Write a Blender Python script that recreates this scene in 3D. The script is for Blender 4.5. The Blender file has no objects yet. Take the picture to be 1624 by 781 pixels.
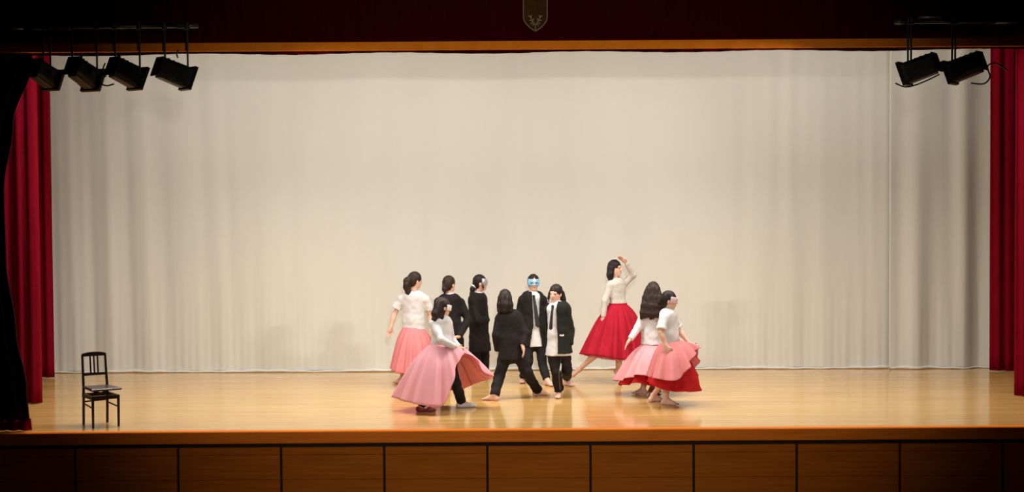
import bpy, math, random
import numpy as np
from mathutils import Vector, Matrix

random.seed(7)
rng = np.random.default_rng(7)
scene = bpy.context.scene
COL = scene.collection
PI = math.pi

# ------------------------------------------------------------------ camera
F_PX, W_PX, H_PX = 2560.0, 1624.0, 781.0
CAM_Z = 2.8                                   # metres above the stage floor (z = 0)
PITCH = math.atan(90.5 / F_PX)
ROLL = -0.0065
cam_data = bpy.data.cameras.new('camera')
cam_data.sensor_width = 36.0
cam_data.lens = F_PX / W_PX * 36.0
cam_data.clip_end = 200
cam = bpy.data.objects.new('camera', cam_data)
COL.objects.link(cam)
CAM_R = Matrix.Rotation(PI / 2 - PITCH, 3, 'X') @ Matrix.Rotation(ROLL, 3, 'Z')
cam.matrix_world = Matrix.Translation((0, 0, CAM_Z)) @ CAM_R.to_4x4()
scene.camera = cam

# ------------------------------------------------------------------ view and world
scene.view_settings.view_transform = 'Standard'
scene.view_settings.look = 'None'
scene.view_settings.gamma = 1
scene.view_settings.use_curve_mapping = False
scene.view_settings.exposure = 0.0
world = bpy.data.worlds.new('hall_darkness')
scene.world = world
world.use_nodes = True
world.node_tree.nodes['Background'].inputs[0].default_value = (0.5, 0.3, 0.25, 1)
world.node_tree.nodes['Background'].inputs[1].default_value = 0.0015

def look(o, target):
    d = Vector(target) - o.location
    o.rotation_euler = d.to_track_quat('-Z', 'Y').to_euler()

def area(name, loc, target, sx, sy, power, col, spread=180):
    l = bpy.data.lights.new(name, 'AREA')
    l.shape = 'RECTANGLE'; l.size = sx; l.size_y = sy
    l.energy = power; l.color = col; l.spread = math.radians(spread)
    o = bpy.data.objects.new(name, l); COL.objects.link(o)
    o.location = loc; look(o, target)
    return o

def spot(name, loc, target, power, col, angle, blend, size):
    l = bpy.data.lights.new(name, 'SPOT')
    l.energy = power; l.color = col; l.spot_size = math.radians(angle)
    l.spot_blend = blend; l.shadow_soft_size = size
    o = bpy.data.objects.new(name, l); COL.objects.link(o)
    o.location = loc; look(o, target)
    return o

STAGE_Y0, STAGE_Y1 = 18.67, 24.75             # front edge of the stage, backdrop
# border lights: long strips of bulbs hung across the stage behind the valance
area('border_light', (0.15, 20.4, 5.35), (0.15, 20.4, 0), 12.5, 0.35, 420, (1, .91, .80), 125)
area('border_light', (0.15, 22.3, 5.6), (0.15, 24.75, 1.5), 13.0, 0.35, 165, (1, .92, .80), 170)
# follow spot at the back of the hall
spot('follow_spot', (0.35, 1.0, 4.1), (0.2, 18.7, 2.1), 3500, (1, .94, .86), 37, 1.0, 0.12)

# ------------------------------------------------------------------ pixel helpers
def ray(px, py):
    v = Vector(((px - W_PX / 2) / F_PX, -(py - H_PX / 2) / F_PX, -1))
    return CAM_R @ v
def at(px, py, Y):
    d = ray(px, py); t = Y / d.y
    return Vector((d.x * t, Y, CAM_Z + d.z * t))
def on_floor(px, py, z=0.0):
    d = ray(px, py); t = (z - CAM_Z) / d.z
    return Vector((d.x * t, d.y * t, z))

# ------------------------------------------------------------------ materials
MATS = {}
def new_mat(name):
    m = bpy.data.materials.new(name); m.use_nodes = True
    nt = m.node_tree
    return m, nt, nt.nodes, nt.links, nt.nodes['Principled BSDF']

def noise_col(nt, c1, c2, scale, detail=4, vec_scale=(1, 1, 1), rough=.55):
    n, l = nt.nodes, nt.links
    tc = n.new('ShaderNodeTexCoord'); mp = n.new('ShaderNodeMapping')
    mp.inputs['Scale'].default_value = vec_scale
    l.new(tc.outputs['Object'], mp.inputs['Vector'])
    nz = n.new('ShaderNodeTexNoise'); nz.inputs['Scale'].default_value = scale
    nz.inputs['Detail'].default_value = detail; nz.inputs['Roughness'].default_value = rough
    l.new(mp.outputs[0], nz.inputs['Vector'])
    cr = n.new('ShaderNodeValToRGB')
    cr.color_ramp.elements[0].position = .3; cr.color_ramp.elements[1].position = .7
    cr.color_ramp.elements[0].color = (*c1, 1); cr.color_ramp.elements[1].color = (*c2, 1)
    l.new(nz.outputs['Fac'], cr.inputs['Fac'])
    return cr, nz

def simple(name, c1, c2=None, rough=.6, scale=8, vec=(1, 1, 1), bump=0.0, metal=0, sheen=0, spec=.5, coat=0, transl=0.0, bdist=.005):
    m, nt, n, l, b = new_mat(name)
    if c2 is None: c2 = tuple(min(1, c * 1.15) for c in c1)
    cr, nz = noise_col(nt, c1, c2, scale, vec_scale=vec)
    l.new(cr.outputs[0], b.inputs['Base Color'])
    b.inputs['Roughness'].default_value = rough
    b.inputs['Metallic'].default_value = metal
    b.inputs['Specular IOR Level'].default_value = spec
    b.inputs['Sheen Weight'].default_value = sheen
    b.inputs['Coat Weight'].default_value = coat
    if bump:
        bp = n.new('ShaderNodeBump'); bp.inputs['Strength'].default_value = bump; bp.inputs['Distance'].default_value = bdist
        l.new(nz.outputs['Fac'], bp.inputs['Height']); l.new(bp.outputs[0], b.inputs['Normal'])
    if transl:
        t = n.new('ShaderNodeBsdfTranslucent'); l.new(cr.outputs[0], t.inputs['Color'])
        mx = n.new('ShaderNodeMixShader'); mx.inputs[0].default_value = transl
        l.new(b.outputs[0], mx.inputs[1]); l.new(t.outputs[0], mx.inputs[2])
        l.new(mx.outputs[0], n['Material Output'].inputs['Surface'])
    MATS[name] = m
    return m

def make_floor():
    m, nt, n, l, b = new_mat('stage_boards')
    tc = n.new('ShaderNodeTexCoord')
    br = n.new('ShaderNodeTexBrick')
    br.inputs['Scale'].default_value = 1.0
    br.inputs['Brick Width'].default_value = 1.8; br.inputs['Row Height'].default_value = .09
    br.inputs['Mortar Size'].default_value = .0004; br.inputs['Bias'].default_value = 0
    br.inputs['Color1'].default_value = (.64, .39, .135, 1); br.inputs['Color2'].default_value = (.72, .47, .18, 1)
    br.inputs['Mortar'].default_value = (.42, .25, .09, 1)
    l.new(tc.outputs['Object'], br.inputs['Vector'])
    mp = n.new('ShaderNodeMapping'); mp.inputs['Scale'].default_value = (.5, 7, 1)
    l.new(tc.outputs['Object'], mp.inputs['Vector'])
    nz = n.new('ShaderNodeTexNoise'); nz.inputs['Scale'].default_value = 1.6; nz.inputs['Detail'].default_value = 6
    l.new(mp.outputs[0], nz.inputs['Vector'])
    cr = n.new('ShaderNodeValToRGB')
    cr.color_ramp.elements[0].position = .32; cr.color_ramp.elements[1].position = .7
    cr.color_ramp.elements[0].color = (.80, .70, .58, 1); cr.color_ramp.elements[1].color = (1, 1, 1, 1)
    l.new(nz.outputs['Fac'], cr.inputs['Fac'])
    mx = n.new('ShaderNodeMix'); mx.data_type = 'RGBA'; mx.blend_type = 'MULTIPLY'; mx.inputs[0].default_value = .8
    l.new(br.outputs['Color'], mx.inputs[6]); l.new(cr.outputs[0], mx.inputs[7])
    l.new(mx.outputs[2], b.inputs['Base Color'])
    mr = n.new('ShaderNodeMapRange'); mr.inputs[3].default_value = .08; mr.inputs[4].default_value = .19
    l.new(nz.outputs['Fac'], mr.inputs[0]); l.new(mr.outputs[0], b.inputs['Roughness'])
    b.inputs['IOR'].default_value = 1.5
    MATS['floor'] = m
make_floor()
simple('wood_front', (.38, .092, .006), (.50, .135, .010), spec=.05, rough=.7, scale=2.2, vec=(.6, 4, 14), bump=.08)
simple('wood_nosing', (.78, .17, .008), (.90, .24, .014), spec=.1, rough=.5, scale=2.0, vec=(.7, 6, 16))
simple('wood_beam', (.92, .21, .008), (.97, .28, .014), spec=.05, rough=.7, scale=3, vec=(2.2, 3, 3))
simple('dark_gap', (.012, .007, .005), rough=.9)
simple('velvet_red', (.17, .0008, .009), (.23, .0014, .014), rough=.85, scale=14, vec=(3, 3, .3), sheen=.0, spec=.08, bump=.1)
simple('velvet_dark', (.040, .0006, .002), (.055, .0008, .004), rough=.9, scale=10, vec=(3, 3, .4), sheen=.0, spec=.03)
simple('velvet_main_shade', (.022, .002, .003), (.035, .003, .004), rough=.95, scale=10, vec=(3, 3, .4))  # near-black stands for the unlit main curtain, shade put into its colour
simple('backdrop_cloth', (.67, .665, .62), (.71, .705, .66), rough=.9, scale=1.2, vec=(1, 1, .25), sheen=.1)
simple('hem_cloth', (.72, .70, .66), (.76, .74, .70), rough=.9, scale=3)
simple('black_wall', (.012, .010, .010), rough=.95)
simple('hall_wall', (.05, .03, .02), rough=.9)
simple('lamp_black', (.006, .005, .005), (.010, .009, .008), rough=.45, scale=20, bump=.05)
simple('lamp_grey', (.10, .09, .08), (.16, .14, .13), rough=.4, scale=20, metal=.5)
simple('lamp_glass', (.5, .5, .45), rough=.08, spec=.8)
simple('pipe_metal', (.05, .045, .04), (.10, .09, .08), rough=.35, metal=.8)
simple('pipe_bright', (.55, .52, .5), rough=.3, metal=.7)
simple('chair_wood', (.016, .008, .007), (.030, .014, .011), rough=.35, scale=6, vec=(6, 6, 1))
simple('chair_seat', (.050, .030, .028), (.070, .045, .040), rough=.3, scale=30)
simple('brass_dark', (.045, .018, .001), (.085, .038, .004), rough=.7, scale=18, spec=.05)
simple('brass_rim', (.26, .17, .12), (.32, .21, .15), rough=.6, scale=18, spec=.1)
simple('skin', (.70, .44, .34), (.75, .49, .38), rough=.5, scale=10)
simple('hair_black', (.010, .007, .007), (.024, .015, .013), spec=.25, rough=.45, scale=18, vec=(8, 8, .6), bump=.4)
simple('hair_brown', (.020, .011, .009), (.040, .024, .020), spec=.25, rough=.45, scale=18, vec=(8, 8, .6), bump=.4)
simple('suit_black', (.008, .006, .007), (.014, .011, .012), spec=.25, rough=.8, scale=12, bump=.25, bdist=.01)
simple('suit_green_black', (.007, .009, .007), (.012, .015, .011), spec=.25, rough=.8, scale=12, bump=.25, bdist=.01)
simple('white_cloth', (.62, .63, .65), (.68, .69, .71), rough=.85, scale=9, bump=.2, bdist=.012)
simple('knit_grey', (.54, .52, .49), (.62, .60, .56), rough=.9, scale=30, bump=.2)
simple('skirt_pink', (.95, .49, .57), (.97, .55, .62), spec=.12, rough=.85, scale=5, transl=.28)
simple('skirt_salmon', (.80, .29, .31), (.85, .34, .36), spec=.12, rough=.85, scale=5, transl=.28)
simple('skirt_pale', (.86, .38, .42), (.90, .44, .48), spec=.12, rough=.85, scale=5, transl=.25)
simple('skirt_red', (.46, .014, .036), (.56, .022, .050), spec=.12, rough=.85, scale=5, transl=.22)
simple('skirt_scarlet', (.54, .015, .022), (.62, .024, .030), spec=.12, rough=.85, scale=5, transl=.22)
simple('lining_coral', (.93, .38, .33), (.95, .43, .38), spec=.12, rough=.85, scale=5, transl=.4)
simple('tie_black', (.012, .012, .014), (.02, .02, .024), rough=.5, scale=20)
simple('mask_blue', (.20, .50, .72), (.28, .58, .80), rough=.4, scale=20)
simple('mask_white', (.82, .84, .86), rough=.4)
simple('mask_silver', (.42, .42, .46), (.52, .52, .56), rough=.35, metal=.4)
simple('mask_lilac', (.66, .48, .52), (.72, .54, .58), rough=.45)
simple('eye_dark', (.015, .010, .010), rough=.2)
simple('lip', (.50, .16, .14), rough=.5)
simple('shoe_red', (.16, .02, .02), (.22, .03, .03), rough=.5)
simple('stripe_white', (.72, .72, .72), rough=.7)

# ------------------------------------------------------------------ object helpers
def link(name, me, mat, parent=None, loc=None, smooth=False):
    o = bpy.data.objects.new(name, me); COL.objects.link(o)
    if mat:
        me.materials.clear(); me.materials.append(MATS[mat])
    if loc is not None: o.location = loc
    if parent is not None: o.parent = parent
    if smooth:
        me.polygons.foreach_set('use_smooth', [True] * len(me.polygons))
    return o
def mesh(name, V, Fc):
    me = bpy.data.meshes.new(name)
    me.from_pydata([tuple(v) for v in V], [], [tuple(f) for f in Fc]); me.update()
    return me
def tag(o, label, cat, group=None):
    o['label'] = label; o['category'] = cat
    if group: o['group'] = group
    return o
def struct(o, label=None):
    o['kind'] = 'structure'
    if label: o['label'] = label
    return o
def empty(name, loc):
    o = bpy.data.objects.new(name, None); COL.objects.link(o)
    o.location = loc; o.empty_display_size = .1
    return o

class MB:
    """collects boxes, bars and tubes into one mesh"""
    def __init__(s): s.V = []; s.F = []
    def add(s, V, Fc):
        k = len(s.V); s.V += [Vector(v) for v in V]; s.F += [tuple(i + k for i in f) for f in Fc]
    def box(s, lo, hi, bev=0.0):
        x0, y0, z0 = lo; x1, y1, z1 = hi
        if bev <= 0:
            s.add([(x0,y0,z0),(x1,y0,z0),(x1,y1,z0),(x0,y1,z0),(x0,y0,z1),(x1,y0,z1),(x1,y1,z1),(x0,y1,z1)],
                  [(0,3,2,1),(4,5,6,7),(0,1,5,4),(1,2,6,5),(2,3,7,6),(3,0,4,7)])
        else:
            b = bev; V = []
            for (z, i) in ((z0, b), (z0 + b, 0), (z1 - b, 0), (z1, b)):
                V += [(x0+i+b*(i==0),y0+i,z),(x1-i-b*(i==0),y0+i,z),(x1-i,y0+i+b*(i==0),z),(x1-i,y1-i-b*(i==0),z),
                      (x1-i-b*(i==0),y1-i,z),(x0+i+b*(i==0),y1-i,z),(x0+i,y1-i-b*(i==0),z),(x0+i,y0+i+b*(i==0),z)]
            Fc = [tuple(range(7, -1, -1)), tuple(range(24, 32))]
            for r in range(3):
                for q in range(8):
                    Fc.append((r*8+q, r*8+(q+1)%8, (r+1)*8+(q+1)%8, (r+1)*8+q))
            s.add(V, Fc)
        return s
    def bar(s, a, b, w, d, up=(0, 0, 1), w1=None, d1=None):
        a, b = Vector(a), Vector(b); ax = (b - a).normalized(); u = Vector(up)
        if abs(ax.dot(u)) > .95: u = Vector((0, 1, 0))
        x = ax.cross(u).normalized(); y = x.cross(ax).normalized()
        w1 = w if w1 is None else w1; d1 = d if d1 is None else d1
        V = [c + x*sx*ww/2 + y*sy*dd/2 for c, ww, dd in ((a, w, d), (b, w1, d1)) for sx, sy in ((-1,-1),(1,-1),(1,1),(-1,1))]
        s.add(V, [(3,2,1,0),(4,5,6,7),(0,1,5,4),(1,2,6,5),(2,3,7,6),(3,0,4,7)])
        return s
    def tube(s, pts, r, n=10, r1=None):
        pts = [Vector(p) for p in pts]; r1 = r if r1 is None else r1
        k = len(s.V); m = len(pts)
        ref = None
        for i, p in enumerate(pts):
            t = (pts[min(i+1, m-1)] - pts[max(i-1, 0)]).normalized()
            if ref is None:
                ref = Vector((0,0,1)) if abs(t.z) < .9 else Vector((1,0,0))
            x = t.cross(ref).normalized(); y = x.cross(t).normalized(); ref = y
            rr = r + (r1 - r) * i / max(1, m - 1)
            for q in range(n):
                a = 2*PI*q/n
                s.V.append(p + x*math.cos(a)*rr + y*math.sin(a)*rr)
        for i in range(m-1):
            for q in range(n):
                s.F.append((k+i*n+q, k+i*n+(q+1)%n, k+(i+1)*n+(q+1)%n, k+(i+1)*n+q))
        s.F.append(tuple(k+q for q in range(n-1,-1,-1))); s.F.append(tuple(k+(m-1)*n+q for q in range(n)))
        return s
    def prism(s, poly, y0, y1):
        """poly in x,z extruded along y"""
        n = len(poly)
        V = [(x, y0, z) for x, z in poly] + [(x, y1, z) for x, z in poly]
        Fc = [tuple(range(n)), tuple(range(2*n-1, n-1, -1))] + [(i, i+n, (i+1)%n+n, (i+1)%n) for i in range(n)]
        s.add(V, Fc); return s
    def build(s, name, mat, parent=None, origin=None, smooth=False):
        o = Vector((0,0,0)) if origin is None else Vector(origin)
        me = mesh(name, [v - o for v in s.V], s.F)
        return link(name, me, mat, parent, loc=(origin if parent is None and origin is not None else None), smooth=smooth)

# ------------------------------------------------------------------ the setting
s_front = at(812, 684, STAGE_Y0)
b = MB(); b.box((-9.5, STAGE_Y0 + .10, -.06), (9.5, 25.4, 0))
struct(b.build('floor', 'floor'), 'glossy honey-coloured wooden stage floor')
b = MB(); b.box((-14, -3, -1.12), (14, STAGE_Y0 + .3, -1.02))
struct(b.build('floor_hall', 'hall_wall'), 'dark floor of the hall in front of the stage')
b = MB(); b.box((-9.5, 25.3, 0), (9.5, 25.5, 7)); struct(b.build('wall_back', 'black_wall'))
b = MB(); b.box((-9.6, STAGE_Y0 + .4, 0), (-9.5, 25.3, 7)); struct(b.build('wall_left', 'black_wall'))
b = MB(); b.box((9.5, STAGE_Y0 + .4, 0), (9.6, 25.3, 7)); struct(b.build('wall_right', 'black_wall'))
b = MB(); b.box((-9.6, STAGE_Y0 + .4, 7), (9.6, 25.5, 7.1)); struct(b.build('ceiling', 'black_wall'))
# proscenium walls beside and above the opening
b = MB(); b.box((-14, STAGE_Y0 + .12, -1.02), (-6.25, STAGE_Y0 + .4, 8)); struct(b.build('wall_proscenium_left', 'hall_wall'))
b = MB(); b.box((6.55, STAGE_Y0 + .12, -1.02), (14, STAGE_Y0 + .4, 8)); struct(b.build('wall_proscenium_right', 'hall_wall'))

# stage front: nosing board, dark recess, jointed panels of horizontal boards
b = MB(); b.box((-9.5, STAGE_Y0, -.145), (9.5, STAGE_Y0 + .12, .002), .012)
struct(b.build('trim_1', 'wood_nosing'), 'brown wooden nosing along the stage edge')
front = struct(MB().box((-9.5, STAGE_Y0 + .10, -1.02), (9.5, STAGE_Y0 + .14, -.145)).build('wall_front', 'dark_gap'), 'panelled wooden front of the stage')
pitch = 1.2025
joint0 = at(773, 740, STAGE_Y0 + .05).x
zb = [-.195, -.285, -.575, -.865, -1.02]
me_cache = {}
for k in range(-6, 7):
    x0 = joint0 + k * pitch + .014; x1 = joint0 + (k + 1) * pitch - .014
    for r in range(4):
        if r not in me_cache:
            m_ = MB().box((0, 0, zb[r+1] + .0015), (x1 - x0, .05, zb[r] - .0015), .003)
            me_cache[r] = mesh('board', m_.V, m_.F); me_cache[r].materials.append(MATS['wood_front'])
        o = bpy.data.objects.new('board', me_cache[r]); COL.objects.link(o)
        o.location = (x0, STAGE_Y0 + .05, 0); o.parent = front

# wooden beam and velvet valance over the opening
YB = STAGE_Y0 + .12
zt, zl = at(812, 66, YB).z, at(812, 79.5, YB).z
b = MB(); b.box((-7.2, YB - .09, zl), (7.2, YB - .03, zt), .004)
struct(b.build('trim_2', 'wood_beam'), 'orange-brown wooden beam across the top of the stage opening')

def pleated(name, mat, xl, xr, Y, z0, z1, wl, amp, nz=30, jitter=.25, parent=None, thick=.012, nxper=10, wave=0.0, seed=0, flare=0.0):
    """a hanging pleated cloth; xl, xr may be functions of z; outward folds toward -y"""
    r = np.random.default_rng(seed)
    fl = xl if callable(xl) else (lambda z: xl); fr = xr if callable(xr) else (lambda z: xr)
    wid = max(fr(z0) - fl(z0), fr(z1) - fl(z1)); nx = max(8, int(wid / wl * nxper))
    ph = np.cumsum(1 + jitter * r.standard_normal(nx + 1)); ph = ph / ph[-1] * wid / wl * 2 * PI
    V = []; Fc = []
    for j in range(nz + 1):
        t = j / nz; z = z0 + (z1 - z0) * t
        a = amp * (1.0 + flare * (1 - t))
        for i in range(nx + 1):
            u = i / nx; x = fl(z) + (fr(z) - fl(z)) * u
            y = Y + a * math.sin(ph[i]) + a * .35 * math.sin(ph[i] * 2.3 + 2 * t)
            zz = z + (wave * math.sin(ph[i] * .13 + 1) if j == 0 else 0)
            V.append((x + a * .3 * math.cos(ph[i] + .6 * t), y, zz))
    for j in range(nz):
        for i in range(nx):
            q = j * (nx + 1) + i
            Fc.append((q, q + 1, q + nx + 2, q + nx + 1))
    c = Vector(((fl(z0) + fr(z0)) / 2, Y, z0))
    me = mesh(name, [Vector(v) - c for v in V], Fc)
    o = link(name, me, mat, parent, loc=c, smooth=True)
    if thick:
        s = o.modifiers.new('thickness', 'SOLIDIFY'); s.thickness = thick; s.offset = 0
    return o

tag(pleated('valance', 'velvet_dark', -7.2, 7.2, YB + .03, zt - .005, zt + 1.6, .22, .012, nz=6, seed=3, thick=.01),
    'dark maroon velvet valance above the wooden beam', 'valance')
tag(pleated('inner_valance', 'velvet_dark', -6.2, 6.5, YB + .11, at(812, 83.5, YB + .11).z, zt + 1.0, .3, .02, nz=5, seed=4, wave=.010),
    'dark red inner border cloth just under the wooden beam', 'valance')
b = MB(); b.box((-14, YB + .2, zt + .2), (14, YB + .4, 8)); struct(b.build('wall_header', 'hall_wall'))

# ------------------------------------------------------------------ backdrop
def backdrop(name, x0, x1, Y, amp, label, seed, z1=5.9, lean=.55):
    r = np.random.default_rng(seed)
    nx = int((x1 - x0) / .028); nz = 46
    xs = np.linspace(x0, x1, nx + 1); zs = np.concatenate([np.linspace(0.012, .5, 14)[:-1], np.linspace(.5, z1, nz - 12)])
    nz = len(zs) - 1
    X, Z = np.meshgrid(xs, zs)
    D = np.zeros_like(X)
    side = np.clip((np.abs(X - .1) - 3.0) / 4.2, 0, 1)              # deeper folds towards the sides
    for q in range(26):
        wl = r.uniform(.18, .75); ph = r.uniform(0, 6.28); ln = r.uniform(-.05, .10) * lean
        c = r.uniform(x0, x1); wd = r.uniform(.7, 2.2)
        D += np.exp(-((X - c) / wd) ** 2) * np.sin((X + ln * (Z - 5) * np.sign(-X - 1)) * 2 * PI / wl + ph) * wl * .045
    low = np.clip(1.15 - Z / 3.6, 0.15, 1)
    Dv = D * (0.30 + .8 * side) * (.45 + .75 * low) * amp
    Dv += .010 * np.sin(X * 2 * PI / .115 + 2 * np.sin(X * 1.7)) * np.clip(1 - Z / 1.5, 0, 1) * amp
    Dv += .05 * np.sin(X * .8 + .6)
    V = np.stack([X, Y + Dv, Z], -1).reshape(-1, 3)
    i, j = np.meshgrid(np.arange(nx), np.arange(nz)); q = (j * (nx + 1) + i).ravel()
    Fc = np.stack([q, q + 1, q + nx + 2, q + nx + 1], -1)
    c = np.array([(x0 + x1) / 2, Y, 0])
    root = empty(name, c)
    me = mesh('cloth', V - c, Fc.tolist()); o = link('cloth', me, 'backdrop_cloth', root, smooth=True)
    s = o.modifiers.new('thickness', 'SOLIDIFY'); s.thickness = .004; s.offset = 1
    # rolled, slightly rumpled hem at the floor
    n = nx; HV = []; HF = []
    for k in range(n + 1):
        yy = Y + Dv[0, k] - .02 - .012 * math.sin(xs[k] * 5.1 + seed) ; zz = .019 + .005 * math.sin(xs[k] * 3.3 + 1.3 * seed) + .003 * math.sin(xs[k] * 17)
        for a in range(8):
            an = 2 * PI * a / 8
            HV.append((xs[k] - c[0], yy - c[1] + .026 * math.cos(an), zz * (1 + .95 * math.sin(an))))
    for k in range(n):
        for a in range(8):
            HF.append((k*8+a, k*8+(a+1)%8, (k+1)*8+(a+1)%8, (k+1)*8+a))
    HF.append(tuple(range(8))); HF.append(tuple(range(n*8+7, n*8-1, -1)))
    link('hem', mesh('hem', HV, HF), 'hem_cloth', root, smooth=True)
    tag(root, label, 'backdrop')
    return root
x_seam = at(1408, 350, STAGE_Y1).x
backdrop('backdrop_curtain', -8.6, x_seam + .15, STAGE_Y1 + .06, .38, 'wide cream backdrop curtain filling the back of the stage', 11)
backdrop('backdrop_curtain', x_seam, 8.8, STAGE_Y1 - .06, .38, 'narrow cream backdrop drop right of the vertical seam', 5)

# ------------------------------------------------------------------ side curtains
def leg_edges(px_a, px_b, py, dirn, Y):
    return at(px_a, py, Y).x, at(px_b, py, Y).x
Yl = on_floor(70, 600).y; xa, xb = at(46, 500, Yl).x, at(84, 500, Yl).x
tag(pleated('leg_curtain', 'velvet_red', xa - .5, xb, Yl, .01, 5.7, .17, .035, seed=21),
    'red velvet leg curtain next to the left edge of the cream backdrop', 'curtain')
Yl = on_floor(52, 641).y; xb = at(64, 560, Yl).x
tag(pleated('leg_curtain', 'velvet_red', xb - 1.0, xb, Yl, .01, 5.5, .19, .04, seed=22),
    'red velvet leg curtain at far left, in front of another red one', 'curtain')
Yr = on_floor(1590, 589).y; xa = at(1570, 400, Yr).x
tag(pleated('leg_curtain', 'velvet_red', xa, xa + 1.0, Yr, .01, 5.7, .18, .035, seed=23),
    'red velvet leg curtain next to the right edge of the cream backdrop', 'curtain')
Yr = on_floor(1618, 629).y; xa = at(1610, 400, Yr).x
tag(pleated('leg_curtain', 'velvet_red', xa, xa + 1.0, Yr, .01, 5.5, .19, .04, seed=24),
    'red velvet leg curtain cut by the right edge of the picture', 'curtain')
Ym = on_floor(20, 685).y + .02
def main_shade_edge(z):  # curtain edge follows the outline of the darkness, shade put into the shape
    pts = [(0.0, 44), (.5, 40), (1.2, 24), (2.0, 10), (2.8, 8), (3.6, 24), (4.3, 56), (5.6, 60)]
    for (za, pa), (zb_, pb) in zip(pts, pts[1:]):
        if z <= zb_:
            t = (z - za) / (zb_ - za); t = t * t * (3 - 2 * t); p = pa + (pb - pa) * t; break
    else: p = 60
    return (p - 812) / F_PX * Ym
mc = empty('main_curtain', (-6.3, Ym, 0))
o = pleated('drape', 'velvet_main_shade', -7.2, main_shade_edge, Ym, .14, 4.485, .14, .035, seed=25, nz=44); o.parent = mc; o.location = o.location - mc.location
o = pleated('hem', 'velvet_red', -7.2, main_shade_edge, Ym - .01, .012, .15, .14, .036, seed=25, nz=3); o.parent = mc; o.location = o.location - mc.location
tag(mc, 'main curtain, near-black for shade and edged to the dark area, at the left edge, near the stage front', 'curtain')

# ------------------------------------------------------------------ crest on the valance
Yc = YB - .16
cx = at(849, 30, Yc).x
zt_c, zb_c = at(849, -22, Yc).z, at(849, 50.5, Yc).z
hw = 19.5 / F_PX * Yc
def shield(k):
    P = []
    zs_ = at(849, 26, Yc).z
    P.append((-hw*k, zt_c - (1-k)*hw)); 
    P.append((hw*k, zt_c - (1-k)*hw))
    for a in np.linspace(0, 1, 9):
        P.append((hw*k*(1 - a**2.8), (zs_ - (zs_ - zb_c) * (a ** 1.25)) + (1-k)*hw*a))
    for a in np.linspace(1, 0, 9)[1:]:
        P.append((-hw*k*(1 - a**2.8), (zs_ - (zs_ - zb_c) * (a ** 1.25)) + (1-k)*hw*a))
    return P
cr = empty('school_crest', (cx, Yc, zb_c))
def local(o):                       # put geometry built in world x,z around the crest's empty
    return o
b = MB(); b.prism([(x, z - zb_c) for x, z in shield(.97)], -.012, .02); b.build('plate', 'brass_dark', cr)
outer, inner = shield(1.0), shield(.925); n = len(outer)
V = []; 
for y in (-.026, .02):
    V += [(x, y, z - zb_c) for x, z in outer] + [(x, y, z - zb_c) for x, z in inner]
Fc = []
for i in range(n):
    j = (i + 1) % n
    Fc += [(i, j, n + j, n + i), (2*n + j, 2*n + i, 3*n + i, 3*n + j), (i, 2*n + i, 2*n + j, j), (n + j, 3*n + j, 3*n + i, n + i)]
link('rim', mesh('rim', V, Fc), 'brass_rim', cr)
b = MB()                             # two leafy branches crossing over a short stem
zz = lambda py: at(849, py, Yc).z - zb_c
xx = lambda px: (px - 849) / F_PX * Yc
b.bar((0, -.02, zz(48)), (0, -.02, zz(39)), .012, .010, up=(0, 1, 0))
for s in (-1, 1):
    pts = [(0, 40), (4*s, 35), (7*s, 29), (9*s, 25)]
    for p, q in zip(pts, pts[1:]):
        b.bar((xx(849+p[0]), -.02, zz(p[1])), (xx(849+q[0]), -.02, zz(q[1])), .011, .014, up=(0, 1, 0))
    for (dx, py, ex, ey) in ((4, 36, 8, 38), (6, 32, 10, 33), (4, 33, 3, 29), (7, 28, 11, 25), (7, 29, 6, 24), (2, 38, 5, 41)):
        a_ = Vector((xx(849+dx*s), -.022, zz(py))); e_ = Vector((xx(849+ex*s), -.022, zz(ey)))
        m_ = (a_ + e_) / 2
        b.bar(a_, m_, .004, .008, w1=.016, up=(0, 1, 0)); b.bar(m_, e_, .016, .008, w1=.003, up=(0, 1, 0))
b.build('laurel_branches', 'brass_rim', cr)
b = MB(); b.box((-.02, .02, .3), (.02, .14, .34)); b.build('bracket', 'brass_dark', cr)
tag(cr, 'dull brass shield crest with crossed leafy branches hanging before the valance', 'crest')

# ------------------------------------------------------------------ stage lamps on their bars
YL = STAGE_Y0 - .55
def lamp_bar(pxa, pxb, py, label, extra=None):
    a, c = at(pxa, py, YL), at(pxb, py, YL)
    r = empty('lighting_bar', ((a + c) / 2))
    L = (c - a).length / 2
    MB().tube([(-L, 0, 0), (L, 0, 0)], .024, 12).build('pipe', 'pipe_metal', r, smooth=True)
    for q in (-.8, 0.1, .75):
        MB().tube([(q*L, .02, 0), (q*L, .55, .02)], .018, 8).build('wall_arm', 'pipe_metal', r)
    for sx in (-1, 1):
        MB().tube([(sx*L - sx*.23*(1 if sx > 0 else .5), 0, 0), (sx*L + sx*.01, 0, 0)], .0275, 12).build('end_sleeve', 'lamp_grey', r, smooth=True)
    return tag(r, label, 'lighting bar')
barL = lamp_bar(20, 313, 42, 'long dark lighting bar at upper left carrying four lamps')
barR = lamp_bar(1420, 1612, 34, 'dark lighting bar at upper right carrying two lamps')
fit = at(1475, 27, YL - .03)
r = empty('pipe_clamp', fit)
MB().tube([(-.125, 0, 0), (.125, 0, 0)], .016, 10).build('tube', 'pipe_bright', r, smooth=True)
for q in (-.12, .12): MB().box((q - .014, -.018, -.03), (q + .014, .018, .02), .003).build('end_clip', 'lamp_grey', r)
tag(r, 'small bright metal tube lying on the right lighting bar', 'fitting')

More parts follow.
